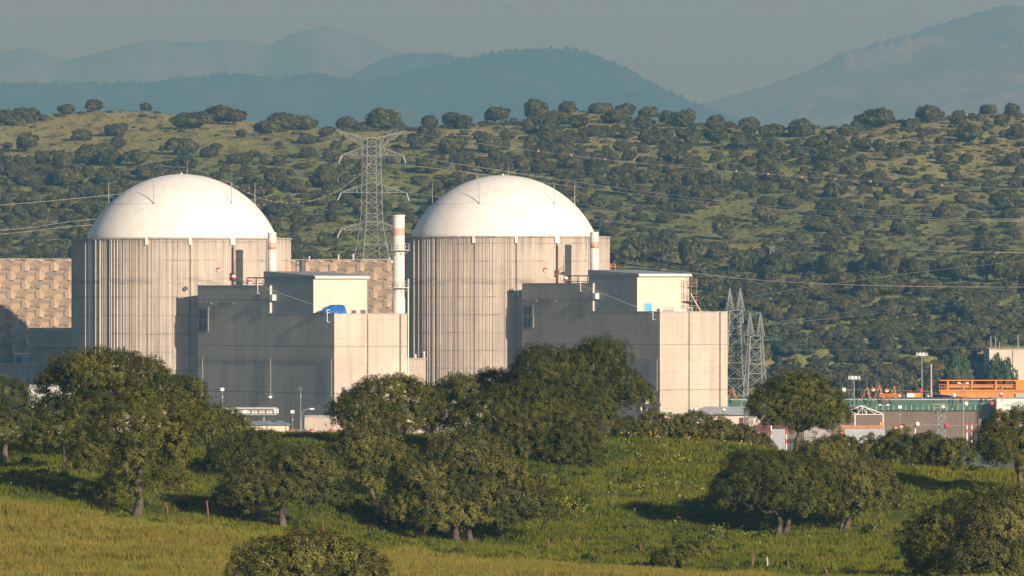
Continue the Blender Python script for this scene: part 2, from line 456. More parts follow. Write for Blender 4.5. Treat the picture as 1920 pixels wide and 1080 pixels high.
# meadow: foreground hill
fg = [(0,1080,352),(300,1080,348),(700,1080,345),(1100,1080,350),(0,940,395),(250,985,388),(480,1003,386),(700,1035,382),(1000,1062,377),(1300,1082,372),
      (0,885,416),(122,882,416),(0,862,436),(60,861,437),(250,861,437),(420,848,450),(600,843,458),(760,828,478),(860,825,496),(1000,828,496),(1130,821,496),
      (1230,813,500),(1330,823,500),(1420,848,502),(1500,862,500),(1640,872,482),(1750,877,480),(1830,893,462),(1885,918,448),(1915,926,440),
      (252,980,394),(530,994,397),(705,952,416),(857,1020,400),(1100,900,452),(1250,900,452),(1250,965,425),(1420,955,430),(1462,1006,412),(1577,1012,410),(1100,1010,405),
      (1700,960,430),(1560,1075,375),(1800,1090,350),(1500,1060,382),(400,905,418),(620,905,424),(0,915,403),(300,925,406),(480,950,407),(640,960,407)]
def ym(Y): return Y if Y <= 412 else 412 + (Y-412)*.58
pts = [tuple((lambda v: (v.x, v.y, v.z))(W(a, b, ym(c)))) for a, b, c in fg]
for x in (-45, -25, -10, 5, 20, 32, 45):
    pts.append((x, 545, 11.0 if x < 24 else 7.0)); pts.append((x, 600, 6.0 if x < 24 else 3.0)); pts.append((x, 250, 12.2)); pts.append((x, 180, 9.5))
pts += [(-80, 450, 15.0), (80, 450, 12.0), (-80, 350, 13.5), (80, 350, 12.5), (-80, 250, 12), (80, 250, 12)]
fgT = TPS(pts, 1e-3, .05, .05)
def fg_z(X, Y):
    X = np.asarray(X, float); Y = np.asarray(Y, float)
    Xc = np.clip(X, -70, 70); Yc = np.clip(Y, 180, 600)
    z = fgT(Xc, Yc).reshape(np.shape(X)) + .24*fbm(X, Y, 11, 3, .3)
    tt = np.clip((Y-600)/110, 0, 1); z = z*(1-tt) + (GZ-1.2)*tt
    tt = np.clip((180-Y)/90, 0, 1); z = z*(1-tt) + 8.5*tt
    tt = np.clip((np.abs(X)-150)/90, 0, 1); z = z*(1-tt) + (GZ-1.2)*tt
    return z
xs = np.concatenate([np.arange(-245, -60, 5.), np.arange(-60, 60.1, 1.2), np.arange(65, 246, 5.)]); ys = np.arange(60, 716, 2.0)
XX, YY = np.meshgrid(xs, ys)
grid_mesh('meadow', xs, ys, fg_z(XX, YY), M['meadow'], label='green grassy hill in the foreground with scattered oaks', cat='meadow')

# wooded hillside behind the plant
sky_pts = [(-500,262),(-200,258),(0,240),(60,232),(130,214),(200,208),(260,208),(330,214),(400,228),(470,238),(560,245),(640,247),(720,250),(790,250),(860,243),(930,236),(1000,224),
           (1060,213),(1130,212),(1200,219),(1280,233),(1340,247),(1420,257),(1500,259),(1560,252),(1640,238),(1700,229),(1780,221),(1850,216),(1920,217),(2150,232),(2450,250)]
hp = [tuple(W(a, b, 2400)) for a, b in sky_pts]
for px in range(-500, 2500, 300):
    hp.append(tuple(W(px, 480 + 8*math.sin(px*.01), 1850))); hp.append(tuple(W(px, 522 + (10 if px > 1300 else 0), 1750)))
    hp.append(tuple(W(px, 640, 1650))); hp.append((WX(px, 1600), 1600, GZ+2)); hp.append((WX(px, 2700), 2700, 60)); hp.append((WX(px, 3100), 3100, 10))
    hp.append(tuple(W(px, 335 + 12*math.sin(px*.007+1), 2100)))
hT = TPS(hp, 1e-4, .01, .01)
def hill_z(X, Y):
    X = np.asarray(X, float); Y = np.asarray(Y, float)
    z = hT(np.clip(X, -330, 330), np.clip(Y, 1590, 3100)).reshape(np.shape(X))
    z = z + 1.1*fbm(X, Y, 90, 3, .7)*np.clip((Y-1640)/150, 0, 1)
    tt = np.clip((np.abs(X)-330)/500, 0, 1); z = z*(1-tt) + 10*tt
    tt = np.clip((1640-Y)/50, 0, 1); return z*(1-tt) + (GZ-1.0)*tt
xs = np.concatenate([np.arange(-900, -340, 20.), np.arange(-340, 340.1, 5.), np.arange(360, 901, 20.)]); ys = np.concatenate([np.arange(1590, 2500, 7.), np.arange(2500, 3150, 30.)])
XX, YY = np.meshgrid(xs, ys)
grid_mesh('hillside', xs, ys, hill_z(XX, YY), M['hill'], label='grassy hillside dotted with holm oaks behind the power station', cat='hillside')

def march(zf, px, py, y0, y1, step=1.0):
    Y = np.arange(y0, y1, step); X = (px-960)*Y/F; pyy = 540-(zf(X, Y)-CZ)*F/Y
    k = np.nonzero(pyy <= py)[0]
    if len(k) == 0: return None
    i = k[0]; return Vector((X[i], Y[i], float(zf(X[i:i+1], Y[i:i+1])[0])))

# ridges and mountains
def ridge(name, prof, Y, front, back, mat, rough, label, seed, gully=.1, nx=420):
    P = np.array(prof, float); xs_px = np.linspace(P[0,0], P[-1,0], nx)
    crest = np.interp(xs_px, P[:,0], P[:,1])
    ker = np.array([1,4,6,4,1.])/16; crest = np.convolve(np.pad(crest, 2, 'edge'), ker, 'valid')
    X = (xs_px-960)*Y/F; zc = CZ+(540-crest)*Y/F
    tuft = np.random.default_rng(int(seed*99)).uniform(-1, 1, nx)
    ts = np.concatenate([np.linspace(-1, 0, 46), np.linspace(.06, 1, 10)])
    Z = []; YY = []
    for t_ in ts:
        d = front if t_ < 0 else back
        y = Y + t_*d
        g = fbm(X, np.full(nx, y), front*.35, 5, seed)
        sh = (1-abs(t_))**(1.15) if t_ < 0 else 1-t_**1.3
        z = GZ-3 + (zc-GZ+3)*sh + g*zc*gully*min(1, abs(t_)*6)*(1-abs(t_)) + tuft*rough*(1.0 if t_ == 0 else 0)
        Z.append(z); YY.append(y)
    grid_mesh(name, X, np.array(YY), np.array(Z), mat, label=label, cat='mountain')
ridge('mountain_ridge', [(-1800,200),(-600,180),(-200,160),(0,155),(100,153),(200,155),(300,153),(340,144),(420,136),(480,141),(520,145),(580,138),(640,144),(700,146),(760,136),(830,118),(900,102),(960,92),(1030,89),(1080,92),(1120,103),(1160,120),(1200,141),(1260,172),(1310,195),(1370,216),(1450,250),(1600,300),(2000,400)],
      17500, 5600, 2400, M['ridge'], 5.5, 'dark blue wooded ridge in front of the paler mountains', .21, .15, 1100)
ridge('far_mountains', [(-2500,200),(-400,140),(-60,110),(0,98),(40,91),(70,92),(100,106),(120,114),(150,108),(200,94),(250,80),(290,74),(320,79),(340,77),(380,80),(420,72),(470,78),(505,83),(530,72),(560,60),(590,53),(610,52),(640,62),(660,74),(690,90),(720,103),(760,121),(800,134),(900,165),(1200,230),(1600,300)],
      26500, 7600, 3000, M['far'], 3, 'pale hazy mountains on the horizon at left', .55, .22, 900)
ridge('distant_hills', [(300,300),(640,150),(700,118),(735,105),(780,97),(800,100),(825,97),(850,106),(900,125),(1000,150),(1300,220),(1700,300)],
      22000, 5000, 2200, M['ridge'], 3, 'small blue hills between the pale mountains and the dark ridge', .77, .04)
ridge('mountain', [(700,400),(1150,250),(1320,193),(1360,182),(1400,171),(1470,148),(1530,125),(1555,112),(1580,98),(1640,81),(1700,66),(1770,42),(1840,23),(1870,12),(1920,13),(2100,20),(2500,90),(3400,220),(4200,320)],
      22000, 7600, 3000, M['right'], 4.5, 'large grey blue mountain slope rising at the right', .33, .2, 1000)

# ------------------------------------------------------------------ containments
def containment(cx, cy, RR, zr, zd, label, which, seed, back_wall):
    rr = random.Random(seed)
    root = empty('reactor_building', (cx, cy, GZ), label, 'reactor building', 'domed reactor buildings')
    # ribbed wall: radius profile by angle (theta from the camera direction, positive to the right)
    joints = [-108, -85, -61.9, -39.6, -15.9, 6.8, 29.7, 53, 76, 99]
    ev = []          # (theta, width deg, height)
    for i in range(len(joints)-1):
        a, b = joints[i], joints[i+1]
        th = a + .9
        flat = a > 5
        while th < b - .9:
            wd = rr.uniform(.18, .38); h = rr.choice([.04, .07, .11, .16]) if not flat else rr.choice([.02, .03, .05])
            if a < -20 and rr.random() < .12: h = .30
            ev.append((th, wd, h)); th += wd + rr.choice([.4, .6, .75, .9, 1.3] if not flat else [.8, 1.1, 1.5])
    prof = [(-180, 0.0)]
    for j in joints: ev.append((j-.42, .84, -.45))
    ev.sort()
    for th, wd, h in ev:
        prof += [(th, 0.0), (th+.06, h), (th+wd-.06, h), (th+wd, 0.0)]
    for th in np.arange(101, 180, 3): prof.append((float(th), 0.0))
    mb = MB(); n = len(prof); zs = [GZ, zr-1.6, zr-.32]
    for z in zs:
        for th, dr in prof:
            a = R(th); r_ = RR + dr
            mb.v.append((cx + r_*math.sin(a), cy - r_*math.cos(a), z))
    for k in range(len(zs)-1):
        for i in range(n):
            j = (i+1) % n
            mb.f.append([k*n+i, k*n+j, (k+1)*n+j, (k+1)*n+i]); mb.mi.append(0)
    mb.build('ribbed_wall', M['cyl'], root)
    mb = MB(); b0 = []
    ring = [(RR+.3, zr-.34), (RR+.3, zr), (RR-1.9, zr), (RR-1.9, zr-.34)]
    N = 180
    for r_, z in ring:
        for k in range(N): a = 2*math.pi*k/N; mb.v.append((cx+r_*math.sin(a), cy-r_*math.cos(a), z))
    for i in range(4):
        for k in range(N):
            mb.f.append([i*N+k, i*N+(k+1)%N, ((i+1)%4)*N+(k+1)%N, ((i+1)%4)*N+k]); mb.mi.append(0)
    mb.build('coping', M['coping'], root)
    # dome: spherical cap
    rb = RR*.877; hgt = zd-zr; SR = (rb*rb+hgt*hgt)/(2*hgt); zc = zd-SR
    mb = MB(); N = 96; prof = [(rb, zr-1.2)]
    a0 = math.asin(min(1, rb/SR))
    for i in range(33):
        a = a0*(1-i/32); prof.append((max(SR*math.sin(a), .02), zc+SR*math.cos(a)))
    mb.lathe((cx, cy), prof, N)
    dome = mb.build('dome', M['dome'], root, smooth=True)
    def onD(r_, th, off=0.0):
        a = R(th); return Vector((cx+(r_+off*r_/SR)*math.sin(a), cy-(r_+off*r_/SR)*math.cos(a), zc+math.sqrt(SR*SR-r_*r_)+off))
    rring = RR*.672
    mb = MB(); mb.tube([onD(rring, t_, .03) for t_ in range(0, 361, 4)],   .03, 4, False)
    for th in (-17, 45, 118, 210):
        mb.tube([onD(rring*(1-i/8)+.2, th, .03) for i in range(9)], .03, 4, False)
        pass
    mb.build('conductor_cable', M['cable'], root)
    for th in (-88, -19.6, 45, 90, 140, 205):
        p = onD(rring, th)
        mb = MB(); mb.tube([p-Vector((0,0,.3)), p+Vector((0,0,2)), p+Vector((0,0,4.6))], [.1,.08,.045], 6); mb.ball(p+Vector((0,0,.05)), .22, 6)
        mb.build('lightning_rod', M['steel'], root)
    p = Vector((cx+1.1, cy, zd)); mb = MB(); mb.tube([p-Vector((0,0,.3)), p+Vector((0,0,2.6))], [.07,.035], 6); mb.build('lightning_rod', M['steel'], root)
    mb = MB(); mb.lathe((cx-.1, cy), [(.22, zd-.15), (.22, zd+.2), (.1, zd+.3)], 12); mb.build('dome_vent', M['white'], root)
    # white notches in the coping at the joints
    for th in (-15.9, 6.8, 29.7):
        a = R(th); c = (cx+(RR+.1)*math.sin(a), cy-(RR+.1)*math.cos(a)); ta = (math.cos(a), math.sin(a)); na = (math.sin(a), -math.cos(a))
        wd = .55 if th < 20 else 1.0
        mb = MB(); mb.box((c[0]-ta[0]*wd/2-na[0]*.35, c[1]-ta[1]*wd/2-na[1]*.35), (ta[0]*wd, ta[1]*wd), (na[0]*.62, na[1]*.62), zr-1.5, zr+.04)
        mb.build('joint_cap', M['white'], root)
    # rusty drain pipe in the wide joint
    a = R(29.9); mb = MB()
    q = [(cx+(RR+.25)*math.sin(a), cy-(RR+.25)*math.cos(a))]
    mb.tube([(q[0][0], q[0][1], zr-2.0), (q[0][0], q[0][1], zr-15)], .16, 6)
    for k in range(6): mb.ball((q[0][0], q[0][1], zr-4-k*1.9), .24, 6)
    mb.box((q[0][0]-.5, q[0][1]-.3), (.8, 0), (0, .5), zr-8.6, zr-7.2)
    mb.build('drain_pipe', M['brown'], root)
    a = R(4.5); c = Vector((cx+RR*math.sin(a), cy-RR*math.cos(a), WZ(541 if which == 0 else 545, cy-RR)))
    mb = MB(); mb.tube([c, c+Vector((math.sin(a)*.5, -math.cos(a)*.5, 0))], .45, 12); mb.build('wall_light', M['steel_dark'], root)
    return root

c1 = (WX(341, 1500), 1500.0); c2 = (WX(944, 1546), 1546.0)
containment(c1[0], c1[1], 22.47, WZ(446.5, 1500), WZ(326.5, 1500), 'ribbed reactor building with white dome, with the golden patterned wall at its left', 0, 3, True)
containment(c2[0], c2[1], 22.55, WZ(443.5, 1546), WZ(328.5, 1546), 'ribbed reactor building with white dome, right of the tall pink banded stack', 1, 11, True)

# ------------------------------------------------------------------ fuel buildings
def LP(C, a, b): return (C[0]+E1[0]*a+E2[0]*b, C[1]+E1[1]*a+E2[1]*b)
def vec(d, s): return (d[0]*s, d[1]*s)
def lbox(mb, C, a0, a1, b0, b1, z0, z1): mb.box(LP(C, a0, b0), vec(E1, a1-a0), vec(E2, b1-b0), z0, z1)
def fuel_building(C, L, Wd, zlow, ztall, Lt, box, label, right):
    o = LP(C, 0, 0)
    root = empty('fuel_building', (o[0], o[1], GZ), label, 'building', 'stepped concrete fuel buildings')
    mb = MB()
    lbox(mb, C, 0, Wd, 0, L-Lt, GZ, zlow); lbox(mb, C, 0, Wd, L-Lt, L, GZ, ztall)
    mb.build('wall', M['wall'], root)
    mb = MB()     # thin weathered copings a little proud of the walls
    lbox(mb, C, -.06, .35, -.06, L-Lt-.05, zlow+.002, zlow+.22); lbox(mb, C, .36, Wd+.06, -.06, .35, zlow+.002, zlow+.2)
    lbox(mb, C, -.06, .35, L-Lt-.06, L+.06, ztall+.002, ztall+.22); lbox(mb, C, .36, Wd+.06, L-Lt-.06, L-Lt+.35, ztall+.002, ztall+.2)
    mb.build('coping', M['coping'], root)
    for a0, w_ in (((7.8, .32), (15.65, .4)) if not right else ((7.3, .32), (15.2, .4))):
        mb = MB(); lbox(mb, C, a0, a0+w_, -.07, .1, GZ, zlow-.02); mb.build('expansion_joint', M['joint'], root)
    # louvred window in the tall wall
    b0 = L-2.6*1.25-.6; b1 = L-.75
    wz0, wz1 = ztall-8.9, ztall-4.5
    mb = MB(); lbox(mb, C, -.14, .05, b0-.25, b1+.25, wz0-.25, wz1+.25); fr = mb.build('window', M['coping'], root)
    mb = MB()
    bm_ = (b0+b1)/2; zm = (wz0+wz1)/2
    for (p0, p1) in ((b0, bm_-.15), (bm_+.15, b1)):
        for (q0, q1) in ((wz0, zm-.15), (zm+.15, wz1)):
            lbox(mb, C, -.17, -.1, p0, p1, q0, q1)
            k = q0+.1
            while k < q1-.15:
                lbox(mb, C, -.30, -.16, p0+.05, p1-.05, k, k+.12); k += .3
    mb.build('louvre', M['louvre'], fr)
    mb = MB(); lbox(mb, C, -.2, .05, b0-1.3, b1+.4, wz1+.9, wz1+1.15); lbox(mb, C, -.12, .05, L-Lt+13, L-Lt+18.6, ztall-3.6, ztall-3.35)
    mb.build('ledge', M['coping'], root)
    # conduit lines and small lamps on the left face
    mb = MB()
    zc_ = WZ(672, C[1])
    mb.tube([(*LP(C, -.12, .4), zc_), (*LP(C, -.12, L-3), zc_)], .07, 5)
    for b_ in (L-Lt-.3, L-2.0, .8): mb.tube([(*LP(C, -.14, b_), zc_), (*LP(C, -.14, b_), zc_-7.6)], .07, 5)
    mb.build('conduit', M['steel'], root)
    for b_ in (L-Lt-.3, L-2.0):
        mb = MB(); lbox(mb, C, -.7, -.02, b_-.3, b_+.3, zc_-8.1, zc_-7.65); mb.build('wall_light', M['white'], root)
    # white rung hooks where roof ladders come over the parapet
    for b_, zt in ((1.6, zlow), (L-Lt+3.6, ztall)):
        mb = MB()
        p = LP(C, -.6, b_)
        mb.tube([(p[0], p[1], zt+1.0), (p[0], p[1], zt-1.5), (*LP(C, -.02, b_), zt-1.5)], .08, 6)
        for k in (.9, .35): mb.tube([(p[0], p[1], zt+k), (*LP(C, .1, b_), zt+k)], .06, 5)
        mb.build('ladder_hook', M['white'], root)
    # white corner pipe down the step and the far corner
    mb = MB(); mb.tube([(*LP(C, -.2, L-Lt-.25), ztall), (*LP(C, -.2, L-Lt-.25), zlow+.2)], .09, 6); mb.build('downpipe', M['white'], root)
    # railing on the tall roof
    mb = MB(); z = ztall
    A = [LP(C, 1.6, L-Lt+.8+i*3.3) for i in range(4)]
    for p in A: mb.tube([(*p, z), (*p, z+1.7)], .09, 5)
    mb.tube([(*A[0], z+1.7), (*A[-1], z+1.7)], .13, 5); mb.tube([(*A[0], z+.55), (*A[-1], z+.55)], .07, 5)
    mb.build('roof_railing', M['steel_dark'], root)
    # metal clad hall on the roof
    a0, a1, b0, b1, zt0, zt1 = box
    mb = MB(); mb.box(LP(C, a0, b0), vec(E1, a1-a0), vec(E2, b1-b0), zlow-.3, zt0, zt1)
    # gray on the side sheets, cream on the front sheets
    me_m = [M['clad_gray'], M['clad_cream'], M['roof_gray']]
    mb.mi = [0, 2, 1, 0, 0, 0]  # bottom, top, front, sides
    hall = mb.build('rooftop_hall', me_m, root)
    mb = MB(); mb.box(LP(C, a0-.12, b0-.5), vec(E1, a1-a0+.3), vec(E2, b1-b0+.6), zt0+.0, zt0+.3, zt1+.3)
    mb.build('roof_sheet', M['roof_gray'], hall)
    mb = MB(); lbox(mb, C, a0-.05, a1+.2, b0-.75, b0-.51, zt0-.28, zt0+.16); mb.build('gutter', M['white'], hall)
    mb = MB(); lbox(mb, C, a1-.05, a1+.07, b0-.09, b0+.12, zlow, zt0-.3); mb.build('downpipe', M['steel'], hall)
    mb = MB(); lbox(mb, C, a0-.9, a0-.01, L-Lt-1.5, L-Lt-.5, zlow+2.7, zlow+3.9); mb.build('vent_box', M['white'], hall)
    return root

C1 = (-35.0, 1431.1); ZLOW1 = WZ(589.3, 1438); ZT1 = WZ(536.8, 1460)
fuel_building(C1, 48.7, 17.5, ZLOW1, ZT1, 26.2, (.4, 13.3, 7.85, 25.2, WZ(519.5, 1438), WZ(511.5, 1451)), 'stepped concrete building in front of the left dome, blue tarpaulin on its roof', False)
C2 = (30.15, 1480.2); ZLOW2 = WZ(585.5, 1488); ZT2 = WZ(532.6, 1508)
fuel_building(C2, 47.7, 17.4, ZLOW2, ZT2, 24.9, (.4, 13.7, 8.24, 24.9, WZ(515.5, 1487), WZ(508.5, 1500)), 'stepped concrete building in front of the right dome, scaffold on its roof', True)

# ------------------------------------------------------------------ stacks
def small_stack(px, Y, ptop, label, zroof):
    x = WX(px, Y); z1 = WZ(ptop, Y); r_ = .88
    root = empty('vent_stack', (x, Y, zroof), label, 'vent stack', 'short white vent stacks')
    mb = MB(); mb.lathe((x, Y), [(r_, zroof-.2), (r_, z1-3.4)], 24); mb.build('stack_shaft', M['stack_white'], root, True)
    mb = MB(); mb.lathe((x, Y), [(r_+.012, z1-3.4), (r_+.012, z1-2.0)], 24); mb.build('faded_band', M['stack_pink'], root, True)
    mb = MB(); mb.lathe((x, Y), [(r_, z1-2.0), (r_, z1-.25), (r_+.08, z1-.25), (r_+.08, z1)], 24); mb.build('stack_top', M['stack_white'], root)
    mb = MB()
    for dx in (-.35, .35): mb.tube([(x-r_-.35, Y+dx, zroof), (x-r_-.35, Y+dx, z1-2)], .05, 4)
    z = zroof+.4
    while z < z1-2: mb.tube([(x-r_-.35, Y-.35, z), (x-r_-.35, Y+.35, z)], .04, 4); z += .5
    mb.build('ladder', M['steel'], root)
    mb = MB(); mb.box((x-r_-1.3, Y-.9), (1.5, 0), (0, 1.8), z1-6.1, z1-5.95)
    for q in ((-1.3,-.9),(-1.3,.9),(-.1,-.9)): mb.tube([(x-r_+q[0], Y+q[1], z1-6), (x-r_+q[0], Y+q[1], z1-4.9)], .05, 4)
    mb.tube([(x-r_-.1, Y-.9, z1-4.9), (x-r_-1.3, Y-.9, z1-4.9), (x-r_-1.3, Y+.9, z1-4.9)], .05, 4)
    mb.build('platform', M['steel'], root)
small_stack(510, 1471, 436, 'short white vent stack on the roof in front of the left reactor building', ZT1)
small_stack(1114.5, 1520, 435, 'short white vent stack on the roof in front of the right reactor building', ZT2)

def big_stack():
    P = LP(C1, 16.35, 1.25); x, y = P; zb = ZLOW1; z1 = WZ(403, y); s = y/F
    root = empty('ventilation_stack', (x, y, zb), 'tall white ventilation stack with a faded pink band and two railed platforms', 'stack')
    r_ = 1.2; zp = [WZ(442, y), WZ(427.5, y)]
    mb = MB(); mb.lathe((x, y), [(r_+.1, zb), (r_+.1, zb+3.2), (r_, zb+3.25), (r_, zb+7.4), (r_+.06, zb+7.45), (r_+.06, zb+7.6), (r_, zb+7.65), (r_, zp[0])], 32); mb.build('stack_shaft', M['stack_white'], root)
    mb = MB(); mb.lathe((x, y), [(r_+.012, zp[0]), (r_+.012, zp[1])], 32); mb.build('pink_band', M['stack_pink'], root)
    mb = MB(); mb.lathe((x, y), [(r_, zp[1]), (r_, z1-.35), (r_+.13, z1-.3), (r_+.13, z1), (r_-.1, z1)], 32); mb.build('stack_top', M['stack_white'], root)
    for pf in (468.5, 539):
        z = WZ(pf, y); ro = r_+1.0
        mb = MB(); mb.lathe((x, y), [(r_-.05, z-.12), (ro, z-.12), (ro, z), (r_-.05, z)], 24); pl = mb.build('platform', M['stack_white'], root)
        mb = MB(); n = 14
        for k in range(n):
            a = 2*math.pi*k/n; p = (x+ro*math.cos(a), y+ro*math.sin(a)); mb.tube([(*p, z), (*p, z+1.25)], .045, 4)
        for h in (.65, 1.25): mb.tube([(x+ro*math.cos(2*math.pi*k/24), y+ro*math.sin(2*math.pi*k/24), z+h) for k in range(25)], .045, 4, False)
        mb.build('railing', M['steel'], pl)
        for k in range(8):
            mb = MB(); a = 2*math.pi*(k+.5)/8; mb.tube([(x+ro*.96*math.cos(a), y+ro*.96*math.sin(a), z-.12), (x+r_*math.cos(a), y+r_*math.sin(a), z-1.1)], .06, 4)
            mb.build('bracket', M['steel'], pl)
    mb = MB(); q = LP(C1, 17.75, -.1)
    mb.tube([(q[0], q[1], GZ+1), (q[0], q[1], zb+7)], .13, 8); mb.build('side_pipe', M['white'], root)
    mb = MB(); mb.box((x-r_-.25, y-.5), (.4, 0), (0, .4), WZ(492, y), WZ(489, y)); mb.build('junction_box', M['white'], root)
big_stack()

# ------------------------------------------------------------------ roof things
def tarp():
    Y = 1435.2
    c = Vector((WX(626, Y), Y, ZLOW1+.1)); wd = 2.5; dp = 1.5; h = 1.72
    nx, ny = 22, 12; vs_ = []; fs = []
    for j in range(ny+1):
        for i in range(nx+1):
            u = i/nx*2-1; v = j/ny*2-1
            e = max(abs(u)**9, abs(v)**7); top = h*(1-e**1.5)*(1-.42*max(0, -u-.1))*(1-.06*max(0, u)**2)
            top *= 1-.05*math.sin(u*8+v*3)-.03*math.sin(u*19+v*11)
            fl = 1+.05*math.sin(i*2.1+j)*e
            vs_.append((c.x+u*wd*fl+.3*e*u*0, c.y+v*dp*fl, c.z+max(top, 0)+.04*math.sin(i*1.7+j*2.3)))
    for j in range(ny):
        for i in range(nx): fs.append((j*(nx+1)+i, j*(nx+1)+i+1, (j+1)*(nx+1)+i+1, (j+1)*(nx+1)+i))
    b = len(vs_); vs_ += [(v[0], v[1], c.z-.02) for v in vs_]
    mb = MB(); mb.add(vs_, fs)
    tag(mb.build('tarp', M['tarp'], None, True, loc=c), 'bright blue tarpaulin draped over equipment on the concrete roof', 'tarpaulin')
tarp()
def thingbox(name, px0, px1, py0, py1, Y, dep, mat, label, cat, group=None, zb=None, extra=None):
    x0, x1 = WX(px0, Y), WX(px1, Y); z1 = WZ(py0, Y); z0 = WZ(py1, Y) if zb is None else zb
    root = empty(name, ((x0+x1)/2, Y+dep/2, z0), label, cat, group)
    mb = MB(); mb.abox(x0, x1, Y, Y+dep, z0, z1); mb.build('casing', mat, root)
    if extra: extra(root, x0, x1, Y, dep, z0, z1)
    return root
def fan(root, x0, x1, Y, dep, z0, z1):
    mb = MB(); r_ = min(x1-x0, z1-z0)*.38; c = ((x0+x1)/2, Y-.03, (z0+z1)/2)
    mb.tube([(c[0], Y-.04, c[2]), (c[0], Y+.02, c[2])], r_, 14); mb.build('fan_grille', M['steel_dark'], root)
    mb = MB(); mb.abox(x0+.05, x1-.05, Y+.05, Y+dep-.05, z1, z1+.05); mb.build('lid', M['white'], root)
def leaf_door(root, x0, x1, Y, dep, z0, z1):
    m_ = (x0+x1)/2
    for a, b in ((x0+.06, m_-.03), (m_+.03, x1-.06)):
        mb = MB(); mb.abox(a, b, Y-.06, Y, z0+.05, z1-.08); d = mb.build('door_leaf', M['blue'], root)
    mb = MB(); mb.abox(m_+.1, m_+.3, Y-.11, Y-.06, (z0+z1)/2, (z0+z1)/2+.1); mb.build('handle', M['steel'], root)
thingbox('cabinet', 599.5, 611, 575, 588, 1441.5, .6, M['lime'], 'lime green cabinet partly behind the blue tarpaulin', 'cabinet', None, ZLOW1, lambda r,x0,x1,Y,d,z0,z1: (lambda mb: (mb.abox(x0+.08, x1-.08, Y-.04, Y, z0+.15, z1-.1), mb.build('door', M['lime'], r)))(MB()))
thingbox('air_conditioner', 658, 669, 581, 588, 1436, .8, M['ac_case'], 'small pale gray air conditioner on the concrete roof, the one nearer the blue tarpaulin', 'air conditioner', 'air conditioners on the left roof', ZLOW1, fan)
thingbox('air_conditioner', 675, 686, 580.5, 588, 1436.6, .8, M['ac_case'], 'small pale gray air conditioner on the concrete roof, the one nearer the tall white stack', 'air conditioner', 'air conditioners on the left roof', ZLOW1, fan)
d2 = LP(C2, 4, 14.0)
# blue double door in the cream wall of the right hall
o = LP(C2, 2.1, 8.1); root = empty('blue_door', (o[0], o[1], ZLOW2), 'blue double door in the cream wall on the right concrete roof', 'door')
mb = MB(); lbox(mb, C2, 2.08, 4.1, 8.1, 8.26, ZLOW2, ZLOW2+1.95); mb.build('door_frame', M['white'], root)
for a, b in ((2.16, 3.06), (3.12, 4.02)):
    mb = MB(); lbox(mb, C2, a, b, 8.04, 8.098, ZLOW2+.03, ZLOW2+1.87); mb.build('door_leaf', M['blue'], root)
mb = MB(); lbox(mb, C2, 3.2, 3.4, 7.96, 8.039, ZLOW2+.9, ZLOW2+1.0); mb.build('handle', M['steel'], root)
thingbox('air_conditioner', 1229, 1240, 577, 586, 1486, .8, M['white'], 'white air conditioner beside the blue door on the right roof', 'air conditioner', None, ZLOW2, fan)
def pipes(root, x0, x1, Y, dep, z0, z1):
    for i in range(5):
        x = x0+(x1-x0)*(i+.5)/5; mb = MB(); h = rnd.uniform(.4, 1.0)
        mb.tube([(x, Y+.3, z1-.1), (x, Y+.3, z1+h*.6), (x+.25, Y+.3, z1+h)], .07, 6); mb.build('pipe_elbow', M['steel'], root)
thingbox('pump_skid', 1243, 1263, 581, 586, 1487.5, 1.2, M['steel'], 'gray skid of pipes and valves on the right concrete roof', 'pump unit', None, ZLOW2, pipes)
thingbox('roof_hatch', 1266, 1284, 582, 586, 1489, 1.5, M['white'], 'low white hatch on the right concrete roof before the scaffold', 'hatch', None, ZLOW2, lambda r,x0,x1,Y,d,z0,z1: (lambda mb: (mb.abox(x0-.1, x1+.1, Y-.1, Y+d+.1, z1, z1+.12), mb.build('lid', M['white'], r)))(MB()))
thingbox('air_conditioner', 1289, 1299, 577, 586, 1491, .8, M['steel'], 'gray air conditioner at the foot of the scaffold on the right roof', 'air conditioner', None, ZLOW2, fan)
def mast(name, px, Y, ptop, zb, r_, mat, label, cat, group=None):
    x = WX(px, Y); mb = MB(); mb.tube([(x, Y, zb), (x, Y, (zb+WZ(ptop, Y))/2), (x, Y, WZ(ptop, Y))], [r_, r_*.8, r_*.4], 6)
    mb.tube([(x-.25, Y, WZ(ptop, Y)-.6), (x+.25, Y, WZ(ptop, Y)-.6)], r_*.5, 5)
    mb.tube([(x, Y, zb), (x, Y, zb+.15)], r_*2.5, 8)
    return tag(mb.build(name, mat, None, False, loc=(x, Y, zb)), label, cat, group)
mast('antenna', 618, 1438, 551, ZLOW1, .05, M['steel'], 'thin antenna above the blue tarpaulin', 'antenna')
mast('antenna', 1226, 1490, 552, ZLOW2, .05, M['steel'], 'thin antenna between the blue door and the air conditioner', 'antenna')
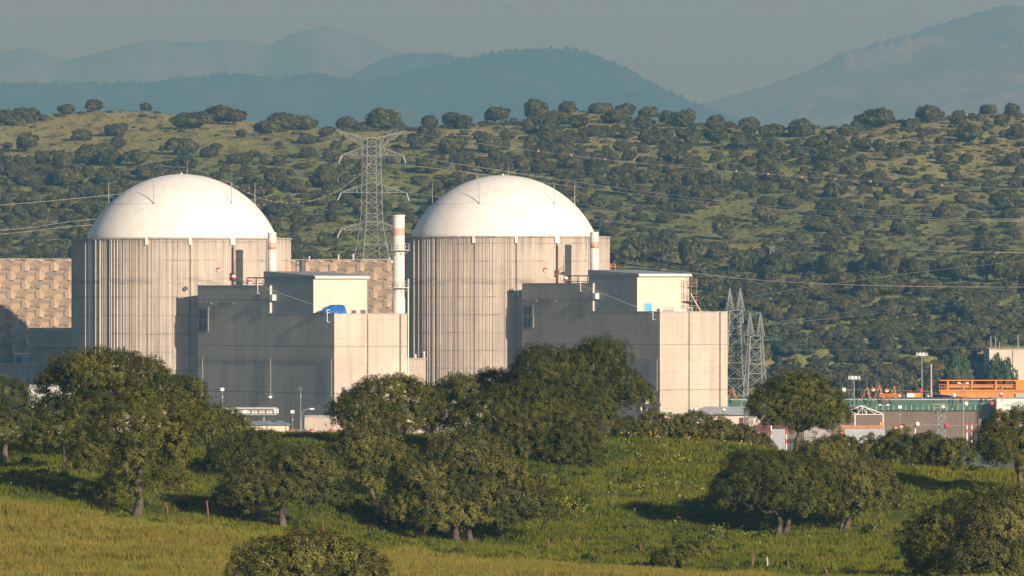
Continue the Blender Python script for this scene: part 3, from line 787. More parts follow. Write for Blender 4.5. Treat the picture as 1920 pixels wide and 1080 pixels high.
# scaffold at the right end of the right hall
def scaffold():
    Y = 1495.5; root = empty('scaffold', (WX(1293, Y), Y, ZLOW2), 'scaffold tower of steel tubes at the right end of the cream hall', 'scaffold')
    xs_ = [WX(p, Y) for p in (1281, 1288, 1296, 1305)]; z0, zt = ZLOW2, WZ(519, Y)
    for i, x in enumerate(xs_):
        for dy in (-2.2, -.9):
            mb = MB(); mb.tube([(x, Y+dy, z0), (x, Y+dy, zt-rnd.uniform(0, 2.0))], .05, 5); mb.build('standard', M['rust'] if i > 1 else M['steel_dark'], root)
    for py in (525, 530, 536, 550, 556, 564, 573):
        z = WZ(py, Y); mb = MB(); mb.tube([(xs_[0]-.4, Y-2.2, z), (xs_[3]+.4, Y-2.2, z)], .045, 5); mb.tube([(xs_[0]-.3, Y-.9, z), (xs_[3]+.3, Y-.9, z)], .045, 5)
        mb.build('ledger', M['steel'], root)
    for py in (536, 565):
        z = WZ(py, Y); mb = MB(); mb.abox(xs_[0 if py > 560 else 2], xs_[3], Y-2.3, Y-.8, z, z+.09); mb.build('deck', M['steel_dark'], root)
    mb = MB(); mb.tube([(WX(1295, Y), Y-2.4, WZ(551, Y)), (WX(1314, Y), Y-2.4, z0)], .09, 5); mb.build('brace', M['white'], root)
scaffold()
# dark round tank and orange frame behind the hall roofs
def tank():
    Y = 1500; x = WX(567, Y); z0 = WZ(540, Y); z1 = WZ(487, Y); root = empty('exhaust_pipe', (x, Y, z0), 'thick dark exhaust pipe rising behind the gray hall roof', 'pipe')
    mb = MB(); mb.lathe((x, Y), [(.62, GZ), (.62, z1), (.5, z1), (.5, z1-.3)], 18); mb.build('pipe_shaft', M['steel_dark'], root)
    mb = MB(); mb.tube([(x-1.3, Y, GZ), (x-1.3, Y, z1-.2)], .12, 6); mb.tube([(x-1.3, Y, z1-1), (x, Y, z1-1)], .08, 6); mb.build('side_pipe', M['steel_dark'], root)
tank()
def cage(px, py0, py1, Y, label):
    x0, x1 = WX(px-4, Y), WX(px+5, Y); z0, z1 = WZ(py1, Y)-2.2, WZ(py0, Y)
    root = empty('roof_cage', (x0, Y, z0), label, 'cage', 'orange roof cages')
    mb = MB()
    for x in (x0, x1):
        for dy in (0, 1.2): mb.tube([(x, Y+dy, z0), (x, Y+dy, z1)], .06, 5)
    for k in (.35, .6, .85, 1.0):
        z = z0+(z1-z0)*k; mb.tube([(x0, Y, z), (x1, Y, z), (x1, Y+1.2, z), (x0, Y+1.2, z), (x0, Y, z)], .05, 4)
    mb.build('cage_frame', M['orange'], root)
cage(541, 497, 509, 1478, 'orange rail cage on the roof right of the left short stack')
cage(1149, 495, 505, 1527, 'orange rail cage on the roof right of the right short stack')

# ------------------------------------------------------------------ turbine hall with relief facade
def turbine_hall():
    P0 = (-105.0, 1583.0); ztop = 33.3; zbot = GZ
    s0, s1 = -40.0, 128.0
    o = (P0[0]+E1[0]*s0, P0[1]+E1[1]*s0)
    root = empty('turbine_hall', (o[0], o[1], GZ), 'long turbine hall with golden scalloped relief facade behind the reactor buildings', 'building')
    mb = MB(); mb.box((o[0]+E2[0]*1.2, o[1]+E2[1]*1.2), vec(E1, s1-s0), vec(E2, 34), GZ, ztop-.3); mb.build('hall_wall', M['wall_old'], root)
    per, row = 7.4, 2.02
    rr = random.Random(5); mb = MB(); tint = []
    def P(s, d, z): return (P0[0]+E1[0]*s-E2[0]*d*1.7, P0[1]+E1[1]*s-E2[1]*d*1.7, min(z, ztop))
    def face(pts, t_): mb.add([P(*p) for p in pts], [tuple(range(len(pts)))]); tint.append(min(1, max(0, t_)))
    nrow = int((ztop-zbot)/row)
    for j in range(-1, nrow+1):
        zc = ztop-.55-(j+.5)*row
        off = (j % 2)*per/2
        for k in range(int((s0-off)/per), int((s1-off)/per)):
            x = k*per+off; g = rr.gauss(0, .08)
            if zc-1.2 < zbot: continue
            face([(x, 0, zc-row*.5), (x+per, 0, zc-row*.5), (x+per, 0, zc+row*.5), (x, 0, zc+row*.5)], .34+g)
            n = 12; wd = 4.6; odd = rr.random()
            for i in range(n):          # body plate: wave shaped upper and lower rims, folded at mid height
                u0, u1 = i/n, (i+1)/n; a0, a1 = x+u0*wd, x+u1*wd; sn0, sn1 = math.sin(2*math.pi*u0), math.sin(2*math.pi*u1)
                e0, e1 = min(1, u0*6, (1-u0)*7), min(1, u1*6, (1-u1)*7)
                tp0, tp1 = (.92+.32*sn0)*(.55+.45*e0), (.92+.32*sn1)*(.55+.45*e1); bt0, bt1 = (-1.05+.42*sn0)*(.6+.4*e0), (-1.05+.42*sn1)*(.6+.4*e1)
                m0, m1 = .16+.30*e0, .16+.30*e1
                left = u0 < .5
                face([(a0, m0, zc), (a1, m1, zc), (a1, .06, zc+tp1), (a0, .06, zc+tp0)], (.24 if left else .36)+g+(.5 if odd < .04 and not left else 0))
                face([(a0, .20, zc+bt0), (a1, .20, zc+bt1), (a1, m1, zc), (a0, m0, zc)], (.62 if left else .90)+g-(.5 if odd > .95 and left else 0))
            m_ = 8; xs_ = x+wd          # dark slit, gray panel, bright leaf
            for i in range(m_):
                v0, v1 = -1+2*i/m_, -1+2*(i+1)/m_; c0, c1 = math.cos(v0*1.5), math.cos(v1*1.5)
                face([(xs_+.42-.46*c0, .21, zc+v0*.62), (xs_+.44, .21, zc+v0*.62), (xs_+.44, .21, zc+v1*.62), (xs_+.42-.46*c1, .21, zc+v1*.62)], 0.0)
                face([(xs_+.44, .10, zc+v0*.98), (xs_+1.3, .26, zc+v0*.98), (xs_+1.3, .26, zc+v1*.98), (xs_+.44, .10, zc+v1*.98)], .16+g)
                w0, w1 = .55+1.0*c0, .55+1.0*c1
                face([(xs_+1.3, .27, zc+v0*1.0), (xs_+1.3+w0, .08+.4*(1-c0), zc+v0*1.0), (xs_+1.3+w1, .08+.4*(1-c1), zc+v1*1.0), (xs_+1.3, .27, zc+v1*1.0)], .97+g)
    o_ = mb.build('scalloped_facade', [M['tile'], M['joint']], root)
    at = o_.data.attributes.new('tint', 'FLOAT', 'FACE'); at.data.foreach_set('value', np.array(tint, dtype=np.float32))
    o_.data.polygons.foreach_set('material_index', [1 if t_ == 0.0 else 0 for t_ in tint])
    mb = MB()
    mb.box((P0[0]+E1[0]*s0+E2[0]*.3, P0[1]+E1[1]*s0+E2[1]*.3), vec(E1, s1-s0), vec(E2, 1.6), ztop-.28, ztop+.12); mb.build('roof_edge', M['coping'], root)
    for s_, h in ((14, .6), (16.5, 1.1), (24, .5), (28, .9), (33, .4), (76, .7), (84, 1.2), (88, 1.3), (98, .5)):
        p = P(s_, -2.0, ztop); mb = MB(); mb.tube([(p[0], p[1], ztop-.4), (p[0], p[1], ztop+h)], .15, 8); mb.tube([(p[0], p[1], ztop+h), (p[0], p[1], ztop+h+.12)], .2, 8); mb.build('roof_vent', M['white'], root)
turbine_hall()

# ------------------------------------------------------------------ annexes at left
def annex(px0, px1, ptop, Y, dep, mat, label, cat='building', extra=None, name='annex_building'):
    x0, x1 = WX(px0, Y), WX(px1, Y); z1 = WZ(ptop, Y)
    root = empty(name, (x0, Y, GZ), label, cat)
    mb = MB(); mb.abox(x0, x1, Y, Y+dep, GZ, z1-.3); mb.build('wall', mat, root)
    mb = MB(); mb.abox(x0-.15, x1+.15, Y-.15, Y+dep, z1-.3, z1); mb.build('roof', M['coping'], root)
    if extra: extra(root, x0, x1, Y, z1)
    return root
def ex1(root, x0, x1, Y, z1):
    for a, b in ((59, 79), (85, 128)):
        xa, xb = WX(a, Y), WX(b, Y); mb = MB(); mb.abox(xa, xb, Y-.25, Y+.02, WZ(634, Y), WZ(619, Y)); fr = mb.build('window', M['steel'], root)
        mb = MB(); z = WZ(633, Y)+.15
        while z < WZ(620, Y)-.1: mb.abox(xa+.25, xb-.25, Y-.31, Y-.24, z, z+.12); z += .26
        mb.build('louvre', M['louvre'], fr)
    mb = MB(); mb.abox(WX(56, Y), x1+.2, Y-.5, Y-.02, WZ(651, Y), WZ(648, Y)); mb.build('ledge', M['coping'], root)
annex(55, 150, 615, 1562, 10, M['wall_old'], 'gray annex with long louvred windows left of the left reactor building', extra=ex1)
def ex2(root, x0, x1, Y, z1):
    mb = MB()
    for k in range(22): x = x0+(x1-x0)*k/21; mb.tube([(x, Y+.3, z1), (x, Y+.3, z1+1.1)], .05, 4)
    mb.tube([(x0, Y+.3, z1+1.1), (x1, Y+.3, z1+1.1)], .06, 4); mb.tube([(x0, Y+.3, z1+.6), (x1, Y+.3, z1+.6)], .04, 4); mb.build('railing', M['steel_dark'], root)
annex(-40, 70, 682, 1535, 16, M['wall_old'], 'plain gray concrete block low at the left edge behind the oaks', extra=ex2)
def ex3(root, x0, x1, Y, z1):
    mb = MB(); mb.abox(WX(26, Y), WX(51, Y), Y-.2, Y+.02, WZ(684, Y), WZ(667, Y)); mb.build('roller_door', M['roof_light'], root)
# small pale cabin on the block
def cabin():
    Y = 1540; x0, x1 = WX(27, Y), WX(52, Y); z0, z1 = WZ(682, Y), WZ(664, Y)
    root = empty('roof_cabin', (x0, Y, z0), 'small pale metal cabin on the gray concrete block at the left edge', 'cabin')
    mb = MB(); mb.abox(x0, x1, Y, Y+3, z0, z1); mb.build('wall', M['roof_light'], root)
    mb = MB(); mb.abox(x0-.2, x1+.2, Y-.25, Y+3.2, z1, z1+.25); mb.build('roof', M['white'], root)
    mb = MB(); mb.abox(x0+.4, x0+1.6, Y-.06, Y, z0, z1-.3); mb.build('door', M['steel_dark'], root)
    mb = MB(); mb.tube([(x0-.8, Y+1, z0), (x0-.8, Y+1, z0+3.6)], .25, 10); mb.build('steam_pipe', M['brown'], root)
cabin()
def ex4(root, x0, x1, Y, z1):
    n = max(2, int((x1-x0)/3.2))
    for k in range(n):
        xa = x0+(x1-x0)*(k+.25)/n; mb = MB(); mb.abox(xa, xa+1.4, Y-.08, Y+.02, z1-2.6, z1-1.2); mb.build('window', M['glass'], root)
annex(-25, 44, 800, 1390, 12, M['white_wall'], 'white building with windows seen under the leftmost oak', extra=ex4, name='white_building')
annex(50, 104, 800, 1396, 12, M['white_wall'], 'white block standing behind the small oak with a bare trunk', extra=ex4, name='white_building')
def tent():
    Y = 1420; x0, x1 = WX(55, Y), WX(150, Y); ze, zr = WZ(745, Y), WZ(722, Y)
    root = empty('storage_shed', (x0, Y, GZ), 'pale metal shed glimpsed between the leftmost oak and the big oak', 'shed')
    mb = MB(); mb.abox(x0, x1, Y, Y+12, GZ, ze); mb.build('wall', M['roof_light'], root)
    mb = MB(); mb.add([(x0-.4,Y-.4,ze),(x1+.4,Y-.4,ze),(x1+.4,Y+6,zr),(x0-.4,Y+6,zr),(x1+.4,Y+12.4,ze),(x0-.4,Y+12.4,ze)], [(0,1,2,3),(3,2,4,5),(0,3,5),(1,4,2),(0,5,4,1)]); mb.build('roof', M['white'], root)
    for k in range(4):
        mb = MB(); xa = x0+1+k*2.4; mb.abox(xa, xa+1.2, Y-.07, Y+.01, ze-2.4, ze-1); mb.build('window', M['glass'], root)
tent()
# link block between left fuel building and right containment
def ex5(root, x0, x1, Y, z1):
    mb = MB(); mb.tube([(WX(779, Y), Y+1, z1), (WX(779, Y), Y+1, z1+.8)], .18, 6); mb.build('roof_light', M['white'], root)
    mb = MB(); mb.tube([(WX(795, Y), Y+1, z1), (WX(795, Y), Y+1, z1+1.0)], .12, 6); mb.ball((WX(795, Y), Y+.8, z1+1.1), .28, 8); mb.build('camera_post', M['white'], root)
annex(740, 797.5, 671.5, 1475, 10, M['wall'], 'low concrete link block between the left building and the right dome', extra=ex5)
annex(571, 625.5, 779, 1412, 6, M['wall'], 'small concrete box standing at the foot of the left stepped building', name='concrete_box',
      extra=lambda r,x0,x1,Y,z1: (lambda mb: (mb.abox(x0-.02+5.2, x0+5.3, Y-.04, Y+.01, GZ, z1-.35), mb.build('expansion_joint', M['joint'], r)))(MB()))
def white_cabin():
    Y = 1392; x0, x1 = WX(428, Y), WX(540, Y); ze, zr = WZ(797, Y), WZ(790, Y)
    root = empty('white_store', (x0, Y, GZ), 'long low white metal store with gray roof in front of the left stepped building', 'store')
    mb = MB(); mb.abox(x0, x1, Y, Y+8, GZ, ze); mb.build('wall', M['clad_cream'], root)
    mb = MB(); mb.add([(x0-.4,Y-.5,ze),(x1+.4,Y-.5,ze),(x1-1.5,Y+4,zr),(x0-.4,Y+4,zr),(x1+.4,Y+8.5,ze),(x0-.4,Y+8.5,ze)], [(0,1,2,3),(3,2,4,5),(1,4,2),(0,3,5),(0,5,4,1)]); mb.build('roof', M['roof_gray'], root)
    mb = MB(); mb.abox(x1, x1+.5, Y+2, Y+2.6, ze-2.2, ze-1.6); mb.build('wall_light', M['white'], root)
    mb = MB(); mb.abox(x1+.4, x1+3.2, Y+9, Y+9.6, GZ, WZ(806, Y)); mb.build('door', M['louvre'], root)
white_cabin()
def pipe_rack():
    Y = 1408; x0, x1 = WX(380, Y), WX(519, Y); z0, z1 = WZ(777, Y), WZ(765, Y)
    root = empty('pipe_bridge', (x0, Y, z0), 'gray steel pipe bridge along the foot of the shaded left face', 'pipe bridge')
    mb = MB()
    for z in (z0, z1):
        for y in (Y, Y+2.5): mb.abox(x0, x1, y-.1, y+.1, z-.12, z+.12)
    mb.build('chord', M['steel'], root)
    for k in range(11):
        x = x0+(x1-x0)*k/10; mb = MB(); mb.abox(x-.09, x+.09, Y-.13, Y+.05, z0, z1); mb.build('upright', M['steel_far'], root)
    for z in (z0+.3, z0+.65, z0+.95):
        mb = MB(); mb.tube([(x0, Y+1.2, z), (x1+.3, Y+1.2, z)], .16, 8); mb.build('pipe', M['white'], root)
    for k in range(4):
        x = x0+(x1-x0)*(k+.3)/4; mb = MB(); mb.abox(x-.12, x+.12, Y+1, Y+1.3, GZ, z0-.12); mb.build('support', M['steel'], root)
pipe_rack()

# ------------------------------------------------------------------ pylons
def lattice(mb, c, levels, leg, br, rot=0.0):
    """levels: (z, half width x, half width y)"""
    cr, sr = math.cos(rot), math.sin(rot)
    def P(x, y, z): return Vector((c[0]+x*cr-y*sr, c[1]+x*sr+y*cr, z))
    cs = [(-1,-1),(1,-1),(1,1),(-1,1)]
    for i in range(len(levels)-1):
        (z0, a0, b0), (z1, a1, b1) = levels[i], levels[i+1]
        for k in range(4):
            s, t_ = cs[k], cs[(k+1)%4]
            p0, p1 = P(s[0]*a0, s[1]*b0, z0), P(s[0]*a1, s[1]*b1, z1); q0, q1 = P(t_[0]*a0, t_[1]*b0, z0), P(t_[0]*a1, t_[1]*b1, z1)
            mb.bar(p0, p1, leg); mb.bar(p0, q1, br); mb.bar(q0, p1, br); mb.bar(p1, q1, br)
    return P
def pylon_main():
    Y = 1765; s = Y/F; x = WX(697, Y); zz = lambda py: WZ(py, Y); rot = R(20)
    root = empty('transmission_pylon', (x, Y, 8), 'tall steel lattice pylon with four tiers of arms behind the turbine hall', 'pylon')
    lv = []
    for py, hw in ((258, 1.75), (275, 1.8), (291, 1.85), (308, 1.9), (325, 1.95), (343, 2.0), (361, 2.05), (380, 2.1), (400, 2.2), (415, 2.3), (431, 2.5), (458, 3.0), (486, 3.6), (520, 4.4), (575, 5.6)):
        lv.append((zz(py), hw*.94, hw*.94))
    lv = lv[::-1]; mb = MB(); P = lattice(mb, (x, Y), lv, .2, .075, rot); mb.build('tower', M['steel_far'], root)
    tips = {}
    for tier, (py, up, lft, rgt) in enumerate(((275, -30, -7.8, 7.3), (291, -16, -6.4, 6.9), (361, -16, -6.6, 7.6), (431, -16, -6.7, 6.7))):
        for sd, ext in ((-1, lft), (1, rgt)):
            mb = MB(); z0 = zz(py)
            if tier == 0: zt, zr_ = zz(245), zz(258)
            else: zt, zr_ = z0, zz(py+up)
            hw = 1.9
            tipv = P(ext*1.18, 0, zt)
            for dy in (-hw, hw):
                lo, hi = P(sd*hw, dy, z0), P(sd*hw, dy, zr_)
                mb.bar(lo, tipv, .11); mb.bar(hi, tipv, .11)
                for k in range(1, 5):
                    t0, t1 = k/5, (k+.5)/5
                    mb.bar(lo.lerp(tipv, t0), hi.lerp(tipv, t0), .09); mb.bar(lo.lerp(tipv, t0), hi.lerp(tipv, min(1, t1)), .08)
            for k in range(1, 4): mb.bar(P(sd*hw, -hw, z0).lerp(tipv, k/4), P(sd*hw, hw, z0).lerp(tipv, k/4), .09)
            mb.build('cross_arm', M['steel_far'], root); tips[(tier, sd)] = tipv
            if tier:
                b = tipv + Vector((-.9 if sd < 0 else .6, -1.2, -2.0)); mb = MB(); mb.tube([tipv, b], .09, 6)
                for k in range(6): mb.ball(tipv.lerp(b, (k+1)/7), .17, 6)
                mb.build('insulator', M['wire'], root)
    return tips
TIPS = pylon_main()
def pylon_twin(pxl, Y, ptop, plat, pbase, hw, label, k):
    x = WX(pxl, Y); zz = lambda py: WZ(py, Y); root = empty('transmission_pylon', (x, Y, GZ), label, 'pylon', 'pylons with two horns right of the plant')
    lv = [(zz(plat), hw*.82, hw*.7), (zz(plat+22), hw*.9, hw*.75), (zz(plat+45), hw, hw*.85), (zz(plat+70), hw*1.12, hw), (zz(plat+98), hw*1.25, hw*1.12), (zz(plat+128), hw*1.4, hw*1.28), (zz(plat+165), hw*1.58, hw*1.45), (GZ, hw*1.95, hw*1.8)][::-1]
    mb = MB(); P = lattice(mb, (x, Y), lv, .22, .11, R(12)); mb.build('tower', M['steel_near'], root)
    for sd in (-1, 1):
        mb = MB(); zb, zt = zz(plat), zz(ptop); cx = x+sd*hw*.52
        L2 = [(zb+(zt-zb)*t_, hw*.42*(1-t_)+.05, hw*.55*(1-t_)+.05) for t_ in (0, .22, .42, .6, .76, .9, 1)]
        lattice(mb, (cx+sd*.25*1, Y), L2, .12, .07, R(12)); mb.build('horn', M['steel_near'], root)
    mb = MB(); z = zz(plat+6)
    for dy in (-.5, .5): mb.bar((x-hw*2.1, Y+dy, z-.5), (x+hw*3.3, Y+dy, z+.1), .14)
    for k_ in range(10):
        xa = x-hw*2.1+hw*5.4*k_/9; mb.bar((xa, Y-.5, z-.4), (xa+.7, Y+.5, z-.2), .09); mb.bar((xa, Y, z-.4), (xa, Y, z+.7), .07)
    mb.bar((x-hw*2.1, Y, z-.45), (x, Y, z+1.0), .1); mb.bar((x+hw*3.3, Y, z+.1), (x, Y, z+1.0), .1)
    mb.build('cross_arm', M['steel_green'], root)
pylon_twin(1378, 1606, 541, 582, 770, 1.75, 'lattice pylon with two pointed horns, directly behind the right concrete corner', 0)
pylon_twin(1416, 1600, 587, 630, 775, 1.7, 'lower lattice pylon with two pointed horns, above the lone oak', 1)
def pylon_small():
    Y = 1795; x = WX(1447.5, Y); root = empty('transmission_pylon', (x, Y, WZ(512, Y)), 'small pale pylon top poking out of the terrace oaks', 'pylon')
    mb = MB(); lattice(mb, (x, Y), [(WZ(515, Y), .9, .9), (WZ(500, Y), .7, .7), (WZ(485, Y), .55, .55), (WZ(472, Y), .45, .45), (WZ(462, Y), .4, .4)], .11, .07); mb.build('tower', M['steel_near'], root)
    mb = MB(); mb.bar((x-1, Y, WZ(463, Y)), (x+1, Y, WZ(463, Y)), .15); mb.bar((x-.7, Y, WZ(469, Y)), (x+.7, Y, WZ(469, Y)), .12); mb.build('cross_arm', M['steel_near'], root)
pylon_small()

# ------------------------------------------------------------------ power lines
def line(pp, r_, label, group, sag=None):
    pts = [W(*p) for p in pp]; P = np.array([(p.x, p.y, p.z) for p in pts]); n = len(P)
    t = np.linspace(0, 1, n); tt = np.linspace(0, 1, 61)
    deg = min(3, n-1)
    out = [np.polyval(np.polyfit(t, P[:,i], deg), tt) for i in range(3)]
    mb = MB(); mb.tube([Vector((out[0][k], out[1][k], out[2][k])) for k in range(61)], r_, 4)
    return tag(mb.build('power_line', M['wire'], None, False, loc=pts[0]), label, 'power line', group)
g = 'power lines sweeping down to the horned pylons'
line([(1392, 560, 1655), (1500, 541, 1640), (1700, 513, 1615), (1960, 486, 1580)], .07, 'topmost of the wires rising from the horned pylons to the right edge', g)
line([(1372, 615, 1655), (1500, 598, 1640), (1700, 569, 1610), (1960, 525, 1570)], .08, 'wire that reaches the right edge second from the top of the rising fan', g)
line([(1372, 620, 1655), (1500, 602, 1640), (1700, 575, 1605), (1960, 545, 1560)], .08, 'wire that reaches the right edge third from the top of the rising fan', g)
line([(1432, 609, 1640), (1560, 597, 1625), (1740, 578, 1600), (1960, 556, 1560)], .08, 'wire that reaches the right edge fourth from the top of the rising fan', g)
line([(1440, 653, 1640), (1580, 637, 1620), (1740, 613, 1590), (1960, 576, 1550)], .08, 'wire that reaches the right edge second from the bottom of the rising fan', g)
line([(1440, 661, 1640), (1580, 650, 1620), (1740, 630, 1585), (1960, 592, 1545)], .08, 'lowest of the wires rising steadily from the horned pylons to the right edge', g)
line([(1432, 657, 1640), (1580, 656, 1622), (1740, 654, 1600), (1960, 640, 1570)], .05, 'almost level wire just above the orange crane', g)
g = 'long wires crossing the hillside from the tall pylon'
t1, t2, t3 = TIPS[(1,1)], TIPS[(2,1)], TIPS[(3,1)]
def tp(v): return (960+v.x*F/v.y, 540-(v.z-CZ)*F/v.y, v.y)
line([tp(t1), (900, 314, 1880), (1200, 358, 1850), (1560, 396, 1820), (1960, 410, 1790)], .035, 'upper long wire from the tall pylon across the middle of the hillside', g)
line([tp(t1+Vector((-3,1,-2.2))), (900, 326, 1884), (1200, 366, 1856), (1560, 400, 1826), (1960, 414, 1796)], .04, 'second long wire from the tall pylon, close below the upper one', g)
line([tp(t2), (900, 380, 1880), (1200, 424, 1850), (1560, 456, 1820), (1960, 474, 1790)], .035, 'middle long wire from the tall pylon passing above the right dome shoulder', g)
line([tp(t3), (860, 446, 1880), (1150, 482, 1850), (1560, 530, 1820), (1960, 545, 1790)], .045, 'lowest long wire from the tall pylon, crossing behind the right dome rim', g)
WB = [(745, 245, 1880), (900, 270, 1870), (1009, 283, 1862), (1134, 299, 1855), (1300, 314, 1843), (1503, 332, 1830), (1700, 345, 1812), (1960, 356, 1790)]
line(WB, .035, 'highest thin wire from the top of the tall pylon to the right edge', g)
line([(1145, 500, 1700), (1300, 512, 1690), (1500, 530, 1680), (1960, 538, 1660)], .045, 'wire running right from behind the rooftop scaffold to the right edge', g)
g = 'wires at the left edge behind the left dome'
line([(-40, 434, 1760), (60, 426, 1770), (120, 417, 1780), (260, 405, 1790)], .035, 'upper wire at the left edge running behind the left dome', g)
line([(-40, 442, 1755), (60, 433, 1765), (120, 426, 1775), (260, 416, 1785)], .035, 'lower wire at the left edge running behind the left dome', g)
line([(-40, 388, 1850), (100, 376, 1855), (220, 364, 1860), (300, 352, 1865)], .04, 'thin wire above the pair at the left edge, behind the left dome', g)

def sphere_thing(px, py, Y, r_, m1, m2, label, group, name='warning_ball', cat='warning ball'):
    c = W(px, py, Y); n = 10; prof = [(max(r_*math.sin(math.pi*i/n), .01), c.z-r_*math.cos(math.pi*i/n)) for i in range(n+1)]
    mb = MB(); mb.lathe((c.x, c.y), prof[:6], 14); 
    nb = len(mb.f); mb.cur = 1; mb.lathe((c.x, c.y), prof[5:], 14); mb.cur = 0
    mb.lathe((c.x, c.y), [(r_*1.03, c.z-.03), (r_*1.03, c.z+.03)], 14)
    return tag(mb.build(name, [m1, m2], None, True, loc=c), label, cat, group)
# balls on the sagging earth wire of the tall pylon
g = 'faded balls on the earth wire behind the left dome'
pts = [(425,339),(437,345),(445,351),(457,357),(467,361),(477,367),(487,371),(499,375),(508,377),(518,379),(528,380),(538,381),(548,381),(559,380),(569,379),(579,377),(589,375),(599,372),(610,368),(619,364),(628,360),(638,354),(647,348),(657,341),(666,334),(675,327)]
n = len(pts)
line([(pts[i][0], pts[i][1], 1700+180*i/n) for i in (0, 5, 10, 15, 20, 25)], .03, 'sagging earth wire strung with faded orange balls behind the left dome', None)
for i, (a, b) in enumerate(pts):
    sphere_thing(a, b, 1700+180*i/n, .18, M['ballorange'], M['ballorange'], 'faded orange ball on the sagging earth wire between the left dome and the tall pylon', g)
g = 'faded balls near the top of the tall pylon'
line([(748, 240, 1880), (739, 252, 1874), (718, 273, 1862), (700, 300, 1850), (685, 316, 1842)], .03, 'short steep earth wire with balls at the head of the tall pylon', None)
for i, (a, b) in enumerate(((747,252),(739,262),(731,272),(721,283),(712,294),(703,303),(693,312),(684,320))):
    sphere_thing(a, b, 1875-4*i, .18, M['ballorange'], M['ballorange'], 'faded orange ball on the steep wire at the head of the tall pylon', g)
g = 'faded balls on the high wire over the hillside'
for px in (1009, 1071, 1134, 1380, 1440, 1503, 1566, 1632, 1766):
    sphere_thing(px, float(np.interp(px, [w_[0] for w_ in WB], [w_[1] for w_ in WB])), float(np.interp(px, [w_[0] for w_ in WB], [w_[2] for w_ in WB])), .33, M['ballorange'], M['ballorange'], 'faded orange ball on the high thin wire crossing the hillside right of the tall pylon', g)
# red and white balls on the near guard wires
def guard(balls, Y, e0, e1, label, blabels, grp):
    line([(e0[0], e0[1], Y+4)] + [(a, b, Y) for a, b, *_ in balls] + [(e1[0], e1[1], Y+4)], .012, label, 'thin guard wires carrying warning balls') if False else None
    P = [W(e0[0], e0[1], Y)] + [W(a, b, Y) for a, b, *_ in balls] + [W(e1[0], e1[1], Y)]
    mb = MB(); mb.tube(P, .02, 4); tag(mb.build('guard_wire', M['wire'], None, False, loc=P[0]), label, 'wire', 'thin guard wires carrying warning balls')
    for (a, b, up, dn), lb in zip(balls, blabels): sphere_thing(a, b, Y, .47, M[dn], M[up], lb, grp)
gb = 'red and white warning balls on the guard wires'
rw, wr, wh, rd = ('red','ballwhite'), ('ballwhite','red'), ('ballwhite','ballwhite'), ('red','red')
guard([(409,506,*rw),(438,520,*wr),(468,529,*rw)], 1405, (300,448), (640,590), 'thin guard wire crossing the left reactor wall', ['warning ball high against the left ribbed wall', 'white topped warning ball above the left roof railing', 'red topped warning ball level with the left roof railing'], gb)
guard([(1022,506,*rw),(1061,523,*wr)], 1405, (900,452), (1230,590), 'thin guard wire crossing the right reactor wall', ['warning ball against the right ribbed wall', 'warning ball above the right roof railing'], gb)
guard([(548,808,*rw),(584,808,*rw),(621,808,*rw)], 1380, (380,806), (790,810), 'thin guard wire low in front of the left stepped building', ['red topped warning ball beside a lamp post by the white store', 'red topped warning ball in the middle of the small concrete box', 'red topped warning ball at the right edge of the small concrete box'], gb)
guard([(1582,731,*wh),(1637,730,*rw),(1662,732,*rw),(1727,733,*rd)], 1480, (1500,733), (1800,742), 'thin guard wire above the green fascia at left', ['plain white warning ball left of the orange frames against the trees', 'warning ball between the first and second orange frames', 'warning ball between the second and third orange frames', 'red warning ball on the floodlight mast over the orange machines'], gb)
guard([(1789,741,*wh),(1877,740,*wr)], 1478, (1730,738), (1960,742), 'thin guard wire in front of the orange crane', ['white warning ball below the left end of the orange crane', 'warning ball below the middle of the orange crane'], gb)
guard([(1811,757,*wh),(1859,756,*rd)], 1476, (1730,759), (1960,754), 'thin guard wire in front of the green fascia', ['white warning ball in front of the green fascia', 'plain red warning ball in front of the green fascia'], gb)
guard([(1678,802,*rw),(1689,799,*rw),(1720,795,*wh),(1775,798,*rd)], 1440, (1560,806), (1860,796), 'thin guard wire low in front of the brown wall', ['warning ball just above the bushes, leftmost before the brown wall', 'warning ball at a thin lamp post before the brown wall', 'white warning ball before the brown wall above the bushes', 'plain red warning ball before the brown wall left of the lattice mast'], gb)

# ------------------------------------------------------------------ right side: warehouse, crane, sheds
def warehouse():
    Y = 1545; x0, x1 = WX(1345, Y), WX(1868, Y); zt, zm = WZ(750, Y), WZ(769.5, Y)
    root = empty('warehouse', (x0, Y, GZ-3), 'long warehouse with dark green fascia over a brown wall', 'warehouse')
    mb = MB(); mb.abox(x0, x1, Y, Y+40, GZ-3, zm); mb.build('wall', M['brown_wall'], root)
    mb = MB(); mb.abox(x0-.3, x1, Y-.6, Y+40.2, zm, zt); mb.build('fascia', M['green_band'], root)
    mb = MB(); mb.abox(x0-.35, x1+.1, Y-.8, Y-.3, zt, zt+.25); mb.build('gutter', M['roof_light'], root)
    for k in range(26):
        x = WX(1610, Y)+k*1.24*1.0; mb = MB(); mb.abox(x, x+.07, Y-.66, Y-.6, zm+.05, zm+.95+.2*math.sin(k*2.3)); mb.build('fascia_streak', M['mint'], root)
    for px in (1748, 1829):
        x = WX(px, Y); mb = MB(); mb.abox(x, x+.18, Y-.08, Y+.02, GZ-3, zm); mb.build('expansion_joint', M['joint'], root)
    for px in (1681, 1735, 1783):
        x = WX(px, Y); mb = MB(); mb.tube([(x, Y-.5, zt+.2), (x, Y-.5, zt+1.0), (x+.4, Y-1.2, zt+.9)], .07, 5); mb.ball((x+.5, Y-1.3, zt+.85), .28, 8); mb.build('roof_light', M['white'], root)
warehouse()
